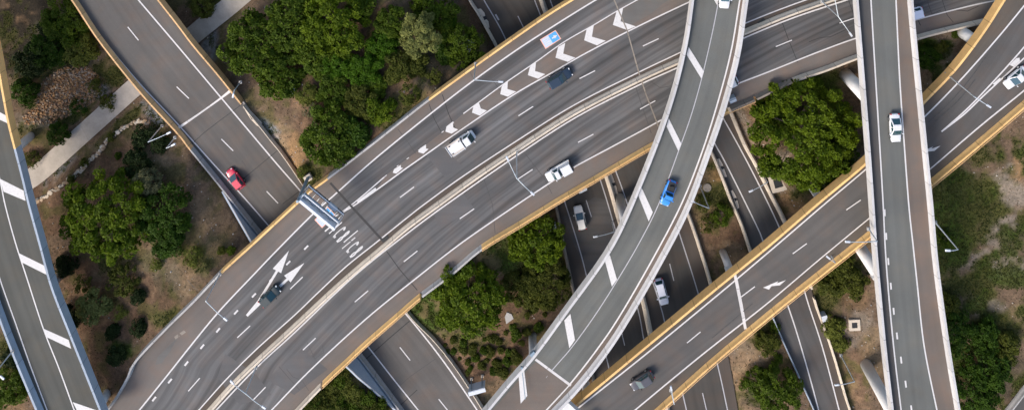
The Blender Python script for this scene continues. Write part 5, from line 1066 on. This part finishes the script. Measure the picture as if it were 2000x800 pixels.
# cats eyes
# ------------------------------------------------------------------ vehicles
def carpaint(name, c, metal=.0, rough=.28): return simple(name, c, rough, metal, 0.03, 1.0, coat=.6)
PAINT = dict(red=carpaint('paint_red', (0.62, 0.012, 0.055)), white=carpaint('paint_white', (0.66, 0.66, 0.66)), navy=carpaint('paint_navy', (0.022, 0.040, 0.066), .3), green=carpaint('paint_dark_green', (0.012, 0.024, 0.026), .3),
  grey=carpaint('paint_grey', (0.105, 0.098, 0.102), .4), lilac=carpaint('paint_lilac_white', (0.72, 0.74, 0.84)), blue=carpaint('paint_blue', (0.035, 0.25, 0.72)), cream=carpaint('paint_cream', (0.86, 0.83, 0.78)), tray=concrete('tray_deck', (0.56, 0.50, 0.44), .12, .6))
def vehicle(name, c, d, z, L, W_, Hh, paint, label, cat, kind='hatch', glass='glass'):
    zf = toz(z); zr = zf(*c); zm = zr+Hh*.45; p = P(c[0], c[1], zm); p.z = zfix(Vector((p.x, p.y, zr)), zf).z+.012
    ang = math.atan2(-d[1], d[0]); th = bpy.data.objects.new(name, None); col.objects.link(th); th.location = p; th.rotation_euler = (0, 0, ang); tag(th, label, cat, 'vehicles driving on the roads')
    th.empty_display_size = .5
    pm_ = PAINT[paint]; h = L/2; w2 = W_/2; belt = Hh*.58; hood = Hh*.56
    # lower body: rings of a rounded section lofted along the length
    S = {'hatch': [(-h, .55, .86), (-h+.12, .80, .93), (-h+.5, .95, 1.0), (-h*.3, 1, 1.0), (h*.25, 1, 1.0), (h*.55, .98, .97), (h*.8, .92, .93), (h-.12, .84, .80), (h, .70, .62)]}['hatch']
    mb = MB(); n = 0; ring = []
    for x, wf, hf in S:
        ww = w2*wf*.985+ (0 if abs(x) < h*.9 else 0); top = (hood if x > h*.2 else belt)*hf; lo = .26 if abs(x) < h*.93 else .36
        pts = [(-ww*.92, lo), (-ww, lo+.15), (-ww, top*.72), (-ww*.93, top*.93), (-ww*.72, top), (0, top+.03), (ww*.72, top), (ww*.93, top*.93), (ww, top*.72), (ww, lo+.15), (ww*.92, lo)]
        mb.v += [Vector((x, y, zz)) for y, zz in pts]; n = len(pts)
    for i in range(len(S)-1):
        for j in range(n):
            j2 = (j+1) % n; mb.f.append((i*n+j, i*n+j2, (i+1)*n+j2, (i+1)*n+j))
    mb.f.append(tuple(j for j in reversed(range(n)))); mb.f.append(tuple((len(S)-1)*n+j for j in range(n))); mb.uv = [None]*len(mb.f)
    body = mb.build('body', pm_, th); 
    for q in body.data.polygons: q.use_smooth = True
    bv = body.modifiers.new('b', 'SUBSURF'); bv.levels = 1; bv.render_levels = 2
    # glasshouse
    cfg = {'hatch': (-h+.18, -h+.60, h*.02, h*.47), 'sedan': (-h*.74, -h*.38, h*.0, h*.46), 'suv': (-h+.12, -h+.42, h*.06, h*.46), 'ute': (-h*.12, -h*.02, h*.28, h*.52), 'truck': (h*.22, h*.24, h*.66, h*.90)}[kind]
    x0, x1, x2, x3 = cfg; bz = belt-.03; rz_ = Hh; wb = w2*.91; wr = w2*.73
    def fr(xa, ya, za): return Vector((xa, ya, za))
    base_ = [fr(x0, -wb, bz), fr(x3, -wb*.94, bz), fr(x3, wb*.94, bz), fr(x0, wb, bz)]; roof_ = [fr(x1, -wr, rz_), fr(x2, -wr, rz_), fr(x2, wr, rz_), fr(x1, wr, rz_)]
    gl_ = MB(); gl_.v = base_+roof_; gl_.f = [(3, 2, 1, 0), (4, 5, 6, 7)]+[]; gl_.uv = [None]*2
    gl_.f += [(0, 1, 5, 4), (1, 2, 6, 5), (2, 3, 7, 6), (3, 0, 4, 7)]; gl_.uv = [None]*6
    cab = gl_.build('cabin', pm_, th); bvl = cab.modifiers.new('b', 'BEVEL'); bvl.width = .07; bvl.segments = 3
    def pane(nm, a, b_, c_, d_, ins=.1, insv=.1, out=.018, mat=glass):
        nn = (b_-a).cross(d_-a).normalized(); ce = (a+b_+c_+d_)/4
        f_ = lambda u, v: (a.lerp(b_, u)).lerp(d_.lerp(c_, u), v)+nn*out
        m_ = MB(); q = [f_(ins, insv), f_(1-ins, insv), f_(1-ins, 1-insv*.6), f_(ins, 1-insv*.6)]; q2 = [v_-nn*.03 for v_ in q]
        m_.v = q+q2; m_.f = [(0, 1, 2, 3), (7, 6, 5, 4), (0, 4, 5, 1), (1, 5, 6, 2), (2, 6, 7, 3), (3, 7, 4, 0)]; m_.uv = [None]*6; return m_.build(nm, M[mat], th)
    pane('windscreen', base_[1], base_[2], roof_[2], roof_[1], .05, .04)
    pane('rear_window', base_[3], base_[0], roof_[0], roof_[3], .10, .12, mat='glass')
    if kind in ('hatch', 'sedan', 'suv'):
        for s_, (A0, A1, B1, B0) in ((0, (base_[0], base_[1], roof_[1], roof_[0])), (1, (base_[2], base_[3], roof_[3], roof_[2]))):
            mid = .5
            for u0, u1 in ((.10, .48), (.53, .88)):
                a, b_ = A0.lerp(A1, u0), A0.lerp(A1, u1); d_, c_ = B0.lerp(B1, u0), B0.lerp(B1, u1); pane('side_window', a, b_, c_, d_, .02, .10, mat='glass')
    else:
        pane('side_window', base_[0], base_[1], roof_[1], roof_[0], .16, .12, mat='glass'); pane('side_window', base_[2], base_[3], roof_[3], roof_[2], .16, .12, mat='glass')
    rf = MB().box(((x1+x2)/2, 0, rz_+.005), (abs(x2-x1)*.94, wr*1.84, .045), 0, .96).build('roof', pm_, th)
    if kind == 'ute':
        if label.startswith('white'):
            cx0 = -h+.15; MB().box(((cx0-h*.18)/2, 0, Hh*.78), (abs(-h*.18-cx0), W_*.9, Hh*.42), 0, .93).build('canopy', pm_, th); MB().box((-h+.07, 0, Hh*.6), (.14, W_*.84, Hh*.5)).build('tailgate', M['blk'], th)
            for y in (-w2, w2): MB().box((-h*.45, y*1.0, Hh*.42), (h*1.0, .14, .3)).build('side_rail', PAINT['cream'], th)
        else:
            bed = MB(); bed.box((-h*.58, 0, belt+.04), (h*.72, W_*.76, .06)); bed.build('tray', M['blk'], th); MB().box((-h*.55, .05, belt+.2), (.8, .8, .3), .3, .8).build('spare_wheel', M['tyre'], th)
    if kind == 'truck':
        MB().box((-h*.42, 0, Hh*.52), (h*1.10, W_*1.08, .12)).build('flat_tray', PAINT['tray'], th)
        MB().box((h*.16, 0, Hh*.45), (.22, W_*.9, .7)).build('chassis', M['blk'], th); MB().box((h*.12, 0, Hh*.74), (.10, W_*1.06, .8)).build('headboard', PAINT['white'], th)
        MB().box((-h*.42, -w2*1.18, Hh*.50), (h*.95, .09, .25)).build('side_rail', PAINT['white'], th)
        MB().box((-h+.03, 0, Hh*.56), (.07, W_*1.08, .25)).build('tailgate', PAINT['white'], th)
        for sx, sy in ((-.75, .75), (-.8, -.7), (-.05, .6)): MB().box((h*sx, w2*sy, Hh*.565), (.28, .2, .06)).build('tray_fitting', M['blk'], th)
    for sx in (-1, 1):
        for sy in (-1, 1):
            wx, wy, wr_ = sx*L*.30, sy*(w2-.10), .33
            wh = MB().tube([(wx, wy-.11*1, wr_), (wx, wy+.11, wr_)], wr_, 18).build('wheel', M['tyre'], th); MB().tube([(wx, wy+sy*.105, wr_), (wx, wy+sy*.125, wr_)], wr_*.62, 12).build('rim', M['rim'], wh)
    for sy in (-1, 1):
        MB().box((h-.20, sy*w2*.60, hood*.76), (.22, .30, .12), -sy*.35, .8).build('headlight', M['lightl'], th)
        MB().box((-h+.06, sy*w2*.70, belt*.84), (.14, .30, .14), sy*.2, .8).build('tail_light', M['redl'], th)
        MB().box((x3-.25, sy*(w2+.10), belt+.05), (.14, .24, .14)).build('mirror', pm_ if paint != 'grey' else M['blk'], th)
    MB().box((h-.02, 0, .42), (.08, W_*.5, .2)).build('grille', M['blk'], th); MB().box((h*.5, 0, hood*.985), (.02, .02, .01)) 
    return th
vehicle('hatchback_car', (460, 349), (-29, -36), zU, 4.1, 1.75, 1.48, 'red', 'red hatchback driving on the underpass road', 'car', 'hatch')
vehicle('flatbed_truck', (901, 279), (50, -34), zM, 5.3, 1.85, 1.95, 'white', 'white flatbed truck with a pale tray on the motorway beside the chevrons', 'truck', 'truck', 'glass')
vehicle('wagon_car', (1093, 153), (42, -25), zM, 4.7, 1.9, 1.75, 'navy', 'dark blue four wheel drive wagon on the upper motorway lane beside the chevrons', 'car', 'suv')
vehicle('utility_vehicle', (1092, 335), (-45, 25), zM, 4.95, 1.85, 1.75, 'white', 'white utility with canopy straddling the motorway edge line', 'utility', 'ute')
vehicle('hatchback_car', (527, 578), (30, -27), zM, 4.2, 1.75, 1.5, 'green', 'dark green hatchback driving over the painted lane arrows', 'car', 'hatch')
vehicle('hatchback_car', (1254, 743), (-41, 27), zO, 4.4, 1.8, 1.5, 'grey', 'grey hatchback on the sand coloured ramp at the bottom', 'car', 'hatch', 'glassb')
vehicle('wagon_car', (1292, 570), (13, 49), zF, 4.9, 1.88, 1.65, 'lilac', 'pale lilac white wagon on the lower motorway right of the curved ramp', 'car', 'suv')
vehicle('sedan_car', (1749, 250), (3, 56), zR, 4.6, 1.82, 1.45, 'white', 'white sedan driving on the white viaduct', 'car', 'sedan')
vehicle('utility_vehicle', (1306, 377), (-17, 44), zC, 4.3, 1.75, 1.7, 'blue', 'bright blue utility driving on the curved ramp', 'utility', 'ute')
vehicle('hatchback_car', (1133, 425), (-11, -46), zF, 4.4, 1.78, 1.5, 'cream', 'beige white hatchback on the lower motorway below the motorway bridge', 'car', 'hatch', 'glassb')
vehicle('sedan_car', (1985, 152), (-40, 34), zO, 4.6, 1.82, 1.45, 'white', 'white sedan at the right edge on the sand coloured ramp', 'car', 'sedan', 'glassb')
vehicle('sedan_car', (1416, -10), (-3, 56), zC, 4.6, 1.82, 1.45, 'white', 'white sedan at the top edge on the curved ramp', 'car', 'sedan', 'glassb')
vehicle('hatchback_car', (1418, 165), (-45, 22), zM, 4.4, 1.8, 1.5, 'white', 'white car half hidden behind the curved ramp on the motorway', 'car', 'hatch')
vehicle('wagon_car', (1777, 29), (-50, 14), zM, 4.8, 1.88, 1.7, 'lilac', 'pale wagon half hidden by the viaduct at the top of the motorway', 'car', 'suv')
